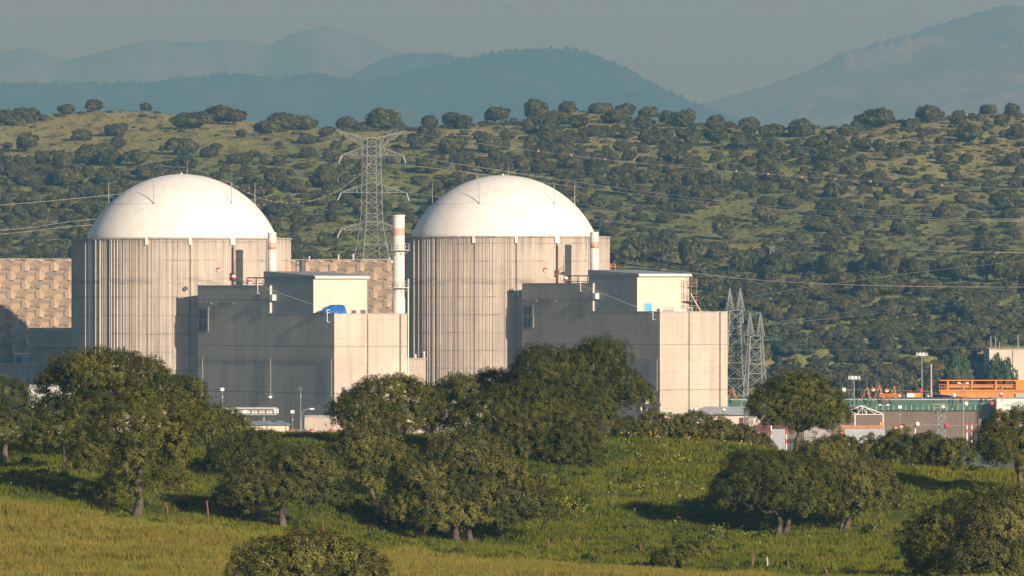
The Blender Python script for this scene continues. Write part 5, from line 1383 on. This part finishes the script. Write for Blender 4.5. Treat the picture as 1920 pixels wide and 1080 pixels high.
oak('wide low front oak with two stems at the centre of the meadow', 402, (858, 1020), [(860,860,78,52),(800,905,66,56),(920,900,76,60),(975,935,56,52),(850,925,100,60),(770,950,42,42),(1000,955,34,34),(900,968,80,30),(835,968,70,26)], [(.23,(858,1020),(856,985),(858,945)),(.18,(884,1016),(880,980),(888,945))], 'leaf_gray', 9, clear=18, dens=1.25)
oak('dense round dark oak on the crest, leftmost of the central clump', 464, (738, 830), [(735,752,84,54),(690,770,60,42),(785,765,56,44),(660,785,32,28),(750,790,90,24)], [(.3,(738,830),(736,805),(735,775))], 'leaf_dark', 10)
oak('paler oak peeping over the middle of the central clump', 492, (890, 830), [(880,738,55,36),(925,728,38,30),(850,755,40,40)], [(.25,(890,830),(888,790),(885,755))], 'leaf_gray', 11)
oak('massive dark green oak in the middle of the central clump, crown reaching the grass', 462, (985, 890), [(960,775,108,60),(1040,790,88,58),(900,790,70,50),(1070,830,62,52),(990,840,110,44),(1090,860,40,30),(900,830,50,30),(1010,760,70,46)], [(.4,(985,890),(985,840),(980,790))], 'leaf_dark', 12)
oak('tall oak at the right of the central clump, overhanging with a bare branch', 484, (1080, 825), [(1020,690,58,38),(1110,698,66,46),(1160,728,42,40),(1060,715,58,40),(1188,752,16,20),(1010,725,50,36),(1130,665,40,20)], [(.34,(1080,825),(1092,775),(1102,742),(1112,715)),(.2,(1098,760),(1130,735),(1165,728))], 'leaf', 13)
oak('ragged small oak under the overhanging crown of the tall oak', 474, (1105, 832), [(1105,758,38,30),(1118,785,32,24),(1070,745,40,30)], [(.14,(1105,832),(1108,800),(1105,770))], 'leaf', 14, dens=.7)
oak('lone oak with an open crown and a thick leaning trunk on the meadow skyline', 500, (1488, 853), [(1500,732,50,32),(1465,746,44,28),(1538,756,38,26),(1443,764,28,20),(1505,768,58,24),(1460,784,32,18),(1528,790,36,16),(1562,780,22,18)], [(.27,(1488,853),(1496,825),(1500,800)),(.16,(1500,806),(1470,780),(1445,762)),(.15,(1500,806),(1535,785),(1560,772)),(.15,(1500,806),(1505,770),(1500,735))], 'leaf', 15, dens=.8, clear=30)
oak('twin stemmed wide oak on the right slope, left of a touching pair', 413, (1462, 1006), [(1430,885,72,36),(1480,900,72,42),(1390,915,52,34),(1450,935,86,30),(1360,935,28,20),(1510,945,46,30),(1530,900,40,40)], [(.22,(1462,1006),(1463,985),(1450,955)),(.18,(1466,998),(1480,965),(1500,935))], 'leaf', 16, clear=28)
oak('oak with a leaning double trunk on the right slope, right of a touching pair', 416, (1578, 1011), [(1570,880,66,36),(1610,905,60,38),(1560,915,66,40),(1650,925,42,32),(1600,945,74,24),(1540,865,34,22)], [(.22,(1578,1011),(1592,975),(1612,945)),(.17,(1574,1008),(1580,975),(1582,945))], 'leaf_gray', 17, clear=30)
oak('oak with a dark trunk at the right edge before the mint building', 440, (1915, 927), [(1890,802,38,28),(1930,815,50,44),(1872,835,28,24),(1900,852,50,30),(1950,850,44,40)], [(.22,(1915,927),(1912,895),(1905,860))], 'leaf_dark', 18, clear=40)
oak('near oak in the bottom right corner, darker one of two', 360, (1780, 1092), [(1780,996,58,42),(1745,1022,36,34),(1790,1040,82,34),(1770,1062,66,32),(1830,968,36,30),(1856,958,48,22)], [(.22,(1780,1092),(1780,1060),(1778,1010))], 'leaf_dark', 19)
oak('near oak in the bottom right corner, grayer one cut by the right edge', 350, (1875, 1100), [(1870,992,66,46),(1915,1000,62,60),(1850,1040,70,38),(1880,1070,80,34),(1930,1050,60,34),(1905,954,34,20)], [(.24,(1875,1100),(1874,1060),(1872,1010))], 'leaf_gray', 20)
oak('nearest oak with only its crown top showing at the bottom centre', 300, (570, 1230), [(575,1070,104,72),(510,1080,70,62),(645,1090,66,56),(474,1112,34,34),(560,1130,150,60),(676,1122,36,34)], [(.26,(570,1230),(572,1180),(570,1120))], 'leaf_gray', 21, ground=None)

# shrubs along the crest
SH = [(1180,800,24,22),(1222,796,30,26),(1262,800,30,24),(1300,802,34,28),(1345,806,32,26),(1390,818,26,20),(1428,832,18,14)]
for i, (a, b, rx, rz) in enumerate(SH):
    lbs = ['first shrub of the crest hedge, by the shaded concrete corner', 'second shrub of the crest hedge counted from the central clump', 'third shrub of the crest hedge, above the yellow flowers', 'middle shrub of the crest hedge before the low gray roof', 'tall fifth shrub of the crest hedge near the lattice mast', 'sixth shrub of the crest hedge sloping toward the lone oak', 'last low shrub of the crest hedge nearest the lone oak']
    oak(lbs[i], 494, (a, b+26), [(a,b,rx,rz),(a+rx*.5,b+8,rx*.7,rz*.7),(a-rx*.5,b+8,rx*.7,rz*.7)], [(.07,(a,b+26),(a,b+8),(a,b))], 'leaf_gray', 40+i, 'shrub', 'shrub', 'hedge of shrubs along the meadow crest', .42, .18, .05)
SH2 = [(1575,836,34,20,474,'low dark shrub at the foot of the lone oak'), (1640,846,36,32,474,'broad shrub before the open shed, left of the bush row'), (1690,838,44,36,473,'tallest shrub of the bush row before the brown wall'), (1740,846,42,34,472,'shrub in the bush row right of the tallest one'), (1790,850,38,34,470,'last shrub of the bush row toward the right edge oak'),
       (1525,850,20,12,496,'tiny shrub just right of the lone oak trunk'), (1055,915,40,20,448,'leafy green bush on the slope below the massive dark oak'), (1012,935,26,14,444,'small leafy bush right of the wide low front oak'), (170,872,26,12,447,'leafy weed bush in the shade of the small oak'), (1260,1048,34,18,378,'gray green bush by the fence on the right slope'), (1300,1035,22,14,384,'small bush by the fence posts, above the other'), (575,1020,20,8,386,'low weed clump in the shade before the spreading front oak')]
for i, (a, b, rx, rz, Y, lb) in enumerate(SH2):
    oak(lb, Y, (a, b+rz), [(a,b,rx,rz),(a+rx*.45,b+rz*.25,rx*.6,rz*.7),(a-rx*.45,b+rz*.25,rx*.6,rz*.7)], [(.05,(a,b+rz),(a,b+rz*.3),(a,b))], 'leaf_light' if 'leafy' in lb or 'weed' in lb else 'leaf', 60+i, 'shrub', 'shrub', 'shrubs on the foreground hill', .4, .17, .045)

# ------------------------------------------------------------------ grass, crop, flowers
def blades(P, h, wdt, rg, per, lean=.35):
    n = len(P)*per; B = np.repeat(P, per, 0) + np.concatenate([rg.normal(0, .12, (n,2)), np.zeros((n,1))], 1)
    th = rg.uniform(0, 2*np.pi, n); a = np.stack([np.cos(th), np.sin(th), np.zeros(n)], 1)*wdt*rg.uniform(.6, 1.4, (n,1))
    hh = np.repeat(h, per)[:,None]*rg.uniform(.55, 1.25, (n,1))
    top = np.concatenate([rg.normal(0, lean, (n,2)), np.ones((n,1))], 1)*hh
    return np.stack([B-a, B+a, B+top], 1).reshape(-1, 3)
def scatter(rg, n, y0, y1):
    Y = np.sqrt(rg.uniform(y0*y0, y1*y1, n)); X = rg.uniform(-1, 1, n)*(Y*990/F+1.5); return X, Y
rg = np.random.default_rng(77)
bl = np.array([(-200,925),(0,940),(250,985),(480,1003),(700,1035),(1000,1062),(1300,1083),(2000,1120)], float)
def in_crop(X, Y, Z):
    px = 960+X*F/Y; py = 540-(Z-CZ)*F/Y
    return py > np.interp(px, bl[:,0], bl[:,1]) + 3*np.sin(px*.03)
X, Y = scatter(rg, 150000, 336, 482); Z = fg_z(X, Y); cr = in_crop(X, Y, Z)
m = fbm(X, Y, 7, 3, .2)
P = np.stack([X, Y, Z-.03], 1)[~cr]; m = m + .7*fbm(X, Y, 2.6, 2, .8); hgt = np.clip(.25+.24*m[~cr], .08, .85)
V = blades(P, hgt, .035, rg, 5); tint = np.clip(np.repeat(rg.normal(.35, .25, len(P)), 5), 0, 1)
tag(link(np_mesh('grass', V, 3, M['grass'], tint), 'grass'), 'green meadow grass on the foreground hill', 'grass', kind='stuff')
X2, Y2 = scatter(rg, 90000, 325, 400); Z2 = fg_z(X2, Y2); c2_ = in_crop(X2, Y2, Z2)
P = np.concatenate([np.stack([X, Y, Z-.03], 1)[cr], np.stack([X2, Y2, Z2-.03], 1)[c2_]])
hgt = np.clip(.42+.10*fbm(P[:,0], P[:,1], 5, 2, .9), .25, .65)
V = blades(P, hgt, .03, rg, 5, .22); tint = np.clip(np.repeat(rg.normal(.4, .3, len(P)), 5), 0, 1)
tag(link(np_mesh('crop', V, 3, M['crop'], tint), 'crop'), 'pale yellow green crop in the field at the bottom left', 'crop', kind='stuff')
def flowers(name, spots, n_each, col, size, label, sp=1.0, hh=.45):
    Q = []
    for (a, b, wpx, hpx) in spots:
        for k in range(int(n_each*wpx*hpx/800)+6):
            v = march(fg_z, a+rg.normal()*wpx*.5, b+rg.normal()*hpx*.5, 340, 520, 2.0)
            if v is not None: Q.append((v.x+rg.normal()*.1, v.y, v.z+hh*rg.uniform(.6, 1.1)))
    Q = np.array(Q); Q = np.repeat(Q, 4, 0) + rg.normal(0, .07, (len(Q)*4, 3))
    V = leaf_quads(Q, unit(rg.normal(size=(len(Q),3))+np.array([.3,-.6,.8])), size, rg, .9)
    t = NT(name); f = t.noise(t.pos(), 2.0, 3); t.fin(t.mix(f, col, tuple(c*.7 for c in col)), .7, .1)
    tag(link(np_mesh(name, V, 4, t.m, np.zeros(len(Q))), name), label, 'flowers', kind='stuff')
flowers('yellow_flowers', [(1240,818,70,10),(1325,828,46,10),(1275,876,26,8),(1270,984,14,8),(1075,966,40,6),(1180,822,50,8),(1400,845,40,8),(1055,955,20,5),(700,838,30,8)], 26, (.50,.33,.015), .04, 'yellow wildflowers in patches on the meadow')
flowers('white_flowers', [(1200,850,260,40),(1150,930,160,60),(1300,840,140,16),(1350,1010,160,20),(1500,1020,160,16),(1660,990,60,30),(1000,840,90,10),(100,900,160,20),(1280,930,200,60),(1640,890,150,14)], 2.6, (.50,.48,.38), .028, 'tiny white wildflowers sprinkled over the meadow')

# leafy weed clumps in the meadow
rw_ = np.random.default_rng(808); WT = [crown([(0,0,.16,.5,.5,.34),(.3,.1,.1,.4,.4,.26)], np.random.default_rng(900+k), .26, .15, .12, 7, .7, .9) for k in range(3)]
VS, TS = [], []
Xw, Yw = scatter(rw_, 2200, 372, 470); Zw = fg_z(Xw, Yw); cw = in_crop(Xw, Yw, Zw); fw = fbm(Xw, Yw, 16, 3, .37)
for i in range(len(Xw)):
    if cw[i] or fw[i] < .1: continue
    V_, t_ = WT[i % 3]; a_ = rw_.uniform(0, 6.28); k_ = rw_.uniform(.16, .62); c_, s_ = math.cos(a_), math.sin(a_)
    VS.append(np.stack([V_[:,0]*c_-V_[:,1]*s_, V_[:,0]*s_+V_[:,1]*c_, V_[:,2]*rw_.uniform(.7, 1.3)], 1)*k_ + np.array([Xw[i], Yw[i], Zw[i]])); TS.append(t_*rw_.uniform(.3, 1))
tag(link(np_mesh('weeds', np.concatenate(VS), 4, M['leaf_weed'], np.concatenate(TS)), 'weeds'), 'low leafy weeds in clumps among the meadow grass', 'weeds', kind='stuff')

# fence posts
for i, (px, p0, p1, lb) in enumerate([(1027,1016,1034,'leaning wooden fence post below the wide low front oak'), (1080,1017,1034,'short fence post right of the leaning one, below the massive dark oak'), (1129,1024,1038,'small fence post in long grass at the centre right'), (1200,1027,1040,'reddish fence post left of the gray green bush'),
    (1410,1044,1066,'dark fence post below the twin stemmed wide oak'), (1438,1050,1066,'thick gray fence post stub near the bottom right'), (1477,1054,1076,'bright rust red fence post at the bottom right'), (1502,1063,1080,'pale fence post near the bottom edge at right'), (1549,1068,1084,'last fence post at the bottom edge near the corner oaks'),
    (30,888,906,'fence post at the far left above the crop'), (71,909,926,'second fence post from the left edge in the shade'), (151,922,945,'fence post in shade left of the large front oak'), (313,948,968,'fence post right of the leaning trunk of the large front oak'), (389,947,986,'tall thin fence post in the deep shade between two front oaks'), (604,985,1010,'fence post right of the spreading front oak trunk')]):
    v = march(fg_z, px, p1, 345, 500, 1.0)
    if v is None: continue
    h = (p1-p0)*v.y/F*1.15; mb = MB(); mb.tube([v-Vector((0,0,.2)), v+Vector((.03,0,h*.5)), v+Vector((rnd.uniform(-.12,.08),0,h))], [.06,.055,.045], 6); mb.ball(v+Vector((0,0,h*.97)), .05, 5)
    tag(mb.build('fence_post', M['post'] if i != 5 else M['steel'], None, False, loc=v), lb, 'fence post', 'wooden fence posts along the field edge')

# ------------------------------------------------------------------ hillside oaks
def hill_template(k, bush=False):
    rg = np.random.default_rng(300+k); n = rg.integers(2, 5); E = []
    for i in range(n):
        a = rg.uniform(0, 6.28); d = rg.uniform(0, 1.7)
        r_ = rg.uniform(1.7, 2.6); E.append((d*math.cos(a), d*math.sin(a), 2.15+rg.uniform(-.4, .9), r_, r_, r_*rg.uniform(.62, .9)))
    if bush: E = [(e[0]*.6, e[1]*.6, 1.1, e[3]*.75, e[4]*.75, 1.2) for e in E]
    V, t_ = crown(E, rg, .85, .38, .22, 12, 1.0, 1.1, .15, -.8)
    return V, t_
TRUNK = MB(); TRUNK.tube([(0,0,-.6),(.1,0,.8),(.05,.1,1.8),(.3,0,3.0)], [.34,.26,.22,.14], 7); TRUNK.tube([(.05,.1,1.7),(-.8,.2,2.9)], [.16,.08], 5); TRUNK.tube([(.05,.1,1.7),(.7,-.5,2.9)], [.14,.07], 5)
TPL = []
for k in range(10):
    V, t_ = hill_template(k); me = np_mesh('oak_crown_mesh', V, 4, M['leaf_far'], t_); TPL.append((me, V, t_))
trunk_me = bpy.data.meshes.new('oak_trunk_mesh'); trunk_me.from_pydata(TRUNK.v, [], TRUNK.f); trunk_me.materials.append(M['bark']); trunk_me.polygons.foreach_set('use_smooth', [True]*len(trunk_me.polygons))
LT = np_mesh('poplar_crown_mesh', TPL[2][1], 4, M['leaf_light'], TPL[2][2])
def hill_oak(p, s, label, group, k=None, me=None, sz=1.0, name='hillside_oak', cat='oak tree'):
    k = rnd.randrange(10) if k is None else k
    root = empty(name, p, label, cat, group); root.rotation_euler.z = rnd.uniform(0, 6.28); h_ = rnd.uniform(.86, 1.25); root.scale = (s*h_, s*rnd.uniform(.86, 1.2), s*sz*rnd.uniform(.8, 1.1))
    link(me or TPL[k][0], 'crown', (0,0,0), root); link(trunk_me, 'trunk', (0,0,0), root)
    return root
placed = []
def put(px, py, wpx, label, group, lift=0, **kw):
    v = march(hill_z, px, py, 1600, 2420, 2.0)
    if v is None: v = Vector((WX(px, 2400), 2400, float(hill_z(np.array([WX(px, 2400)]), np.array([2400.]))[0])))
    s = max(.35, wpx*.86*v.y/F/6.0)
    hill_oak(v - Vector((0,0,.3*s)), s, label, group, **kw); placed.append((v.x, v.y, s*3))
GS = 'oaks on the hill skyline'; GL = 'oaks on the bare left hilltop'; GT = 'oaks along the terrace'
for a in [(125,214,34,'skyline oak at left, the first of two small round ones'),(178,211,38,'skyline oak at left, second of two small round ones'),(18,236,60,'dark skyline oak at the very left edge'),(48,232,48,'skyline oak next to the dark one at the left edge'),
          (868,243,56,'skyline oak behind the right dome, leftmost of a close group'),(850,240,44,'smaller skyline oak beside the leftmost of a close group'),(928,232,52,'rounded skyline oak above the left shoulder of the right dome'),(1008,222,58,'large skyline oak left of the hilltop clearing'),(1068,213,40,'solitary umbrella shaped oak on the hilltop'),(1123,213,40,'oak right of the solitary umbrella shaped oak on the hilltop'),(1170,217,50,'wide skyline oak on the hilltop right of the small pair'),(1218,224,44,'skyline oak where the hilltop starts to fall to the right'),
          (1285,238,50,'skyline oak on the falling hilltop right of centre'),(1340,248,48,'skyline oak near the foot of the blue ridge'),(1405,254,54,'skyline oak in the saddle of the hill'),(1450,258,46,'second skyline oak in the saddle of the hill'),(1500,258,48,'third skyline oak in the saddle of the hill'),(1645,240,64,'big skyline oak at the start of the right rise'),(1740,230,54,'skyline oak halfway up the right rise'),(1800,222,30,'small upright skyline oak at right'),(1852,214,40,'skyline oak near the right edge, tall and round'),(1900,218,46,'skyline oak at the right edge')]:
    put(a[0], a[1], a[2], a[3], GS)
for a in [(150,264,46,'round oak on the bare left hilltop, left of two'),(222,254,46,'round oak on the bare left hilltop, right of two'),(48,286,52,'dark oak at the left edge below the bare hilltop'),(362,242,62,'spreading oak with shadow on the bare hilltop above the left dome'),(410,232,56,'oak cluster on the hilltop, left half'),(440,234,50,'oak cluster on the hilltop, right half'),(528,245,60,'big oak on the hilltop right of the left dome tip'),(492,254,50,'oak left of the big oak on the hilltop'),(566,244,44,'oak right of the big oak on the hilltop'),(572,270,34,'small oak below the big hilltop oaks'),(613,256,38,'small round oak on the dry slope left of the pylon'),(262,310,46,'oak on the dry slope left of the left dome tip'),(402,282,28,'tiny oak on the dry slope above the left dome'),(160,310,58,'broad oak midway up the slope at left'),(648,236,38,'low skyline oak just left of the pylon head'),(718,246,70,'dense oak clump behind the pylon head'),(738,240,50,'upper oak behind the right arm of the pylon head'),(690,242,46,'oak behind the left arm of the pylon head'),(804,264,46,'oak on the slope right of the pylon head')]:
    put(a[0], a[1], a[2], a[3], GL)
for a in [(1195,500,60,'dark oak on the terrace just right of the right short stack'),(1240,490,64,'second dark terrace oak from the right dome'),(1290,500,66,'third dark terrace oak, above the scaffold'),(1395,512,58,'terrace oak left of the small pale pylon'),(1425,508,54,'terrace oak hiding the foot of the small pale pylon'),(1465,514,60,'terrace oak right of the small pale pylon'),(1502,514,48,'upright terrace oak with a visible trunk'),(1530,512,40,'small terrace oak beside the upright one'),(1562,516,54,'rounded terrace oak with a bare trunk'),(1640,520,56,'dark terrace oak right of the gap'),(1672,522,56,'terrace oak in the middle of the right row'),(1712,524,54,'terrace oak right of the middle of the right row'),(1760,526,56,'terrace oak above the road cut'),(1800,530,60,'terrace oak behind the road cut'),(1850,528,64,'large terrace oak near the right edge'),(1890,530,60,'last terrace oak at the right edge')]:
    put(a[0], a[1], a[2], a[3], GT, sz=1.25)
# denser oaks by a coverage table
TX = [0,320,640,960,1280,1600,1920]; TY = [200,250,310,380,440,500,540,600,760]
TD = np.array([[.05,.06,.08,.55,.55,.35,.45],[.15,.14,.32,.9,1,.6,.55],[.75,.65,.75,.95,1,.75,.6],[1,1,.9,.95,.95,.8,.65],[1,.95,.75,.75,.38,.7,.6],[1,1,.9,.85,.3,.28,.35],[1,1,1,1,.95,.9,.9],[1,1,1,1,1,1,1],[1,1,1,1,1,1,1]])
def cover(px, py):
    i = np.clip(np.interp(px, TX, range(7)), 0, 5.999); j = np.clip(np.interp(py, TY, range(9)), 0, 7.999)
    a, b = int(i), int(j); u, v = i-a, j-b
    return (TD[b,a]*(1-u)+TD[b,a+1]*u)*(1-v)+(TD[b+1,a]*(1-u)+TD[b+1,a+1]*u)*v
rr = random.Random(21)
_pxs = np.arange(-60, 1990, 15.); _Ys = np.arange(1602, 2400, 3.)
_A, _B = np.meshgrid(_pxs, _Ys); _X = (_A-960)*_B/F; _Z = hill_z(_X, _B); _PY = 540-(_Z-CZ)*F/_B
_VIS = np.minimum.accumulate(_PY, 0)
trees = []; cell = {}
def near(px, py, ax):
    gx, gy = int(px//40), int(py//40)
    for a in range(gx-3, gx+4):
        for b in range(gy-2, gy+3):
            for (qx, qy, qa) in cell.get((a,b), ()):
                r_ = (qa+ax)*.5
                if ((qx-px)/r_)**2+((qy-py)/(r_*.5))**2 < 1: return True
    return False
for (x, y, r_) in placed:
    px = 960+x*F/y; py = 540-(float(hill_z(np.array([x]), np.array([y]))[0])-CZ)*F/y
    cell.setdefault((int(px//40), int(py//40)), []).append((px, py, r_*F/y*1.3))
for i in range(9000):
    px = rr.uniform(-50, 1970); py = rr.uniform(205, 800); ci = int((px+60)//15)
    col = _PY[:, ci]; k = np.nonzero(col <= py)[0]
    if len(k) == 0 or k[0] == 0 or col[k[0]] > _VIS[k[0], ci]+.5: continue
    Y = float(_Ys[k[0]]); X = (px-960)*Y/F
    d = cover(px, py); d *= .5+.75*max(0, min(1, .5+1.5*mnoise.noise(Vector((px*.010, py*.020, 3.3))))) if py < 540 else 1.0
    s = rr.choice([.3,.38,.45,.52,.6,.7,.8,.9,1.05,1.2]); w_ = 6*s*F/Y
    ax = w_*(.62+1.5*max(0, 1-d)**1.3)
    if px > 1835 and py > 655: continue
    if 650 < px < 750 and py > 415: continue
    if px < 690 and py < 305 and rr.random() < .55: continue
    if rr.random() > d*1.1 or near(px, py, ax): continue
    cell.setdefault((int(px//40), int(py//40)), []).append((px, py, ax))
    trees.append((X, Y, float(_Z[k[0], ci]), s, px, py))
def hidden(t):
    px, py = t[4], t[5]
    if px < 140 and py > 520: return True
    if 140 <= px < 560 and py > 455 or 170 < px < 510 and py > 372: return True
    if 560 <= px < 760 and py > 525: return True
    if 760 <= px < 1140 and py > 470 or 800 < px < 1090 and py > 385: return True
    if 1140 <= px < 1362 and py > 560: return True
    return py > 790
vis = [t for t in trees if not hidden(t)]; inv = [t for t in trees if hidden(t)]
vis.sort(key=lambda t: -t[3]/t[1])
NMAX = 300 - len(placed) - 8
def region(px, py):
    if py > 545: return ('oaks in the dense lower wood', 'dark oak in the dense lower wood behind the switchyard wires')
    if py > 470: return ('oaks about the terrace strip', 'oak beside the grassy terrace strip, away from the terrace row')
    if px < 720: return ('oaks on the left slope', 'dark oak on the wooded slope behind the left dome')
    if px < 1150: return ('oaks on the middle slope', 'dark oak on the wooded slope behind the right dome')
    if px < 1560: return ('oaks on the slope right of the domes', 'dark oak on the wooded slope right of the right dome')
    return ('oaks on the far right slope', 'oak scattered over the grassy slope at the right')
for (x, y, z, s, px, py) in vis[:NMAX]:
    g, lb = region(px, py); hill_oak((x, y, z-.3), s, lb, g)
# the remaining trees and the low scrub, each one object
def merged(items, name, mat, label, cat, low=False, step=5, grow=2.0):
    VS = []; TS = []
    for (x, y, z, s, k) in items:
        _, V, t_ = TPL[k % 10]
        a = rr.uniform(0, 6.28); c, s_ = math.cos(a), math.sin(a)
        Vq = V.reshape(-1, 4, 3)
        if low: 
            sel = np.arange(0, len(Vq), step); Vq = Vq[sel]; tt = t_[sel]; ctr = Vq.mean(1, keepdims=True); V2 = (ctr+(Vq-ctr)*grow).reshape(-1,3)
        else: 
            sel = np.arange(0, len(Vq), 4); Vq = Vq[sel]; tt = t_[sel]; ctr = Vq.mean(1, keepdims=True); V2 = (ctr+(Vq-ctr)*1.85).reshape(-1,3)
        VS.append((np.stack([V2[:,0]*c-V2[:,1]*s_, V2[:,0]*s_+V2[:,1]*c, V2[:,2]*(.62 if low else 1) - (.9 if low else 0)], 1)*s + np.array([x,y,z])).astype(np.float32)); TS.append(tt)
    tag(link(np_mesh(name, np.concatenate(VS), 4, mat, np.concatenate(TS)), name), label, cat, kind='stuff')
rest = [(x, y, z-.3, s, rr.randrange(10)) for (x, y, z, s, _, _) in vis[NMAX:]+inv]
print('tpl', [len(t[1])//4 for t in TPL]); print('hill trees', len(vis), len(inv), 'placed', len(placed))
if rest: merged(rest, 'woodland', M['leaf_far'], 'remaining small holm oaks that merge into a wood on the hillside', 'woodland')
sc = []
for t_ in range(9000):
    Y = 1640 + 760*rr.random(); X = rr.uniform(-1,1)*(Y*1000/F+6)
    sc.append((X, Y))
S_ = np.array(sc); Zs = hill_z(S_[:,0], S_[:,1]); cl = fbm(S_[:,0], S_[:,1], 40, 3, .61)
items = [(S_[i,0], S_[i,1], float(Zs[i]), rr.choice([.10,.13,.16,.2,.25,.32,.42,.5]), rr.randrange(10)) for i in range(len(S_)) if cl[i] > -.25 and not (960+S_[i,0]*F/S_[i,1] < 720 and 540-(Zs[i]-CZ)*F/S_[i,1] < 290 and rr.random() < .85)]
merged(items, 'scrub', M['leaf_far'], 'low scrub bushes dotted over the hillside grass', 'scrub', True, 22, 3.6)
tin = []
for t_ in range(11000):
    Y = 1640 + 770*rr.random(); tin.append((rr.uniform(-1,1)*(Y*1000/F+6), Y))
S_ = np.array(tin); Zs = hill_z(S_[:,0], S_[:,1]); cl = fbm(S_[:,0], S_[:,1], 30, 3, .29)
merged([(S_[i,0], S_[i,1], float(Zs[i]), rr.uniform(.05, .17), rr.randrange(10)) for i in range(len(S_)) if cl[i] > -.35 and not (960+S_[i,0]*F/S_[i,1] < 700 and 540-(Zs[i]-CZ)*F/S_[i,1] < 285 and rr.random() < .6)], 'heath', M['heath'], 'fine low heath and tussocks covering the hillside grass', 'heath', True, 110, 6.5)
# bigger trees behind the plant yard at the right
for (px, py, Y, wpx, mt, sz, lb, nm, ct) in [(1876,722,1606,50,'p',1.45,'pale green leafy tree in front of the cream white building','leafy_tree','tree'),(1700,724,1600,60,None,1.0,'rounded oak at the wood edge behind the orange machine','edge_oak','oak tree'),(1640,728,1602,56,None,1.0,'oak at the wood edge above the tripod frames','edge_oak','oak tree'),(1800,718,1605,60,'p',1.2,'bright green tree at the wood edge left of the orange crane','leafy_tree','tree'),(1580,730,1604,56,None,1.1,'oak at the wood edge right of the lone oak','edge_oak','oak tree'),(1470,690,1640,60,'p',1.1,'pale green tree between the horned pylon and the lone oak','leafy_tree','tree'),(1755,700,1615,48,'b',.8,'yellow flowering broom bush at the wood edge right of the floodlight mast','broom_bush','bush'),(1720,694,1618,44,'b',.8,'yellow flowering broom bush left of the floodlight mast','broom_bush','bush')]:
    if mt == 'b':
        v = march(hill_z, px, py+4, 1602, 1720, 1.0)
        BR = bpy.data.meshes.get('broom_crown_mesh') or np_mesh('broom_crown_mesh', TPL[4][1], 4, M['broom'], TPL[4][2])
        hill_oak(v - Vector((0,0,.6)), wpx*v.y/F/6.0, lb, 'trees at the edge of the wood', 3, BR, .75, nm, ct); continue
    x = WX(px, Y); zg = float(hill_z(np.array([x]), np.array([float(Y)]))[0]); s = wpx*Y/F/6.0
    zt = WZ(py, Y)
    mm = None if mt is None else LT
    zb_ = max(zg, GZ)-.2; sz = max(.8, (WZ(py-(46 if mt == 'p' else 40), Y)-zb_)/(4.6*s))
    hill_oak((x, Y, zb_), s, lb, 'trees at the edge of the wood', 3, mm, sz, nm, ct)
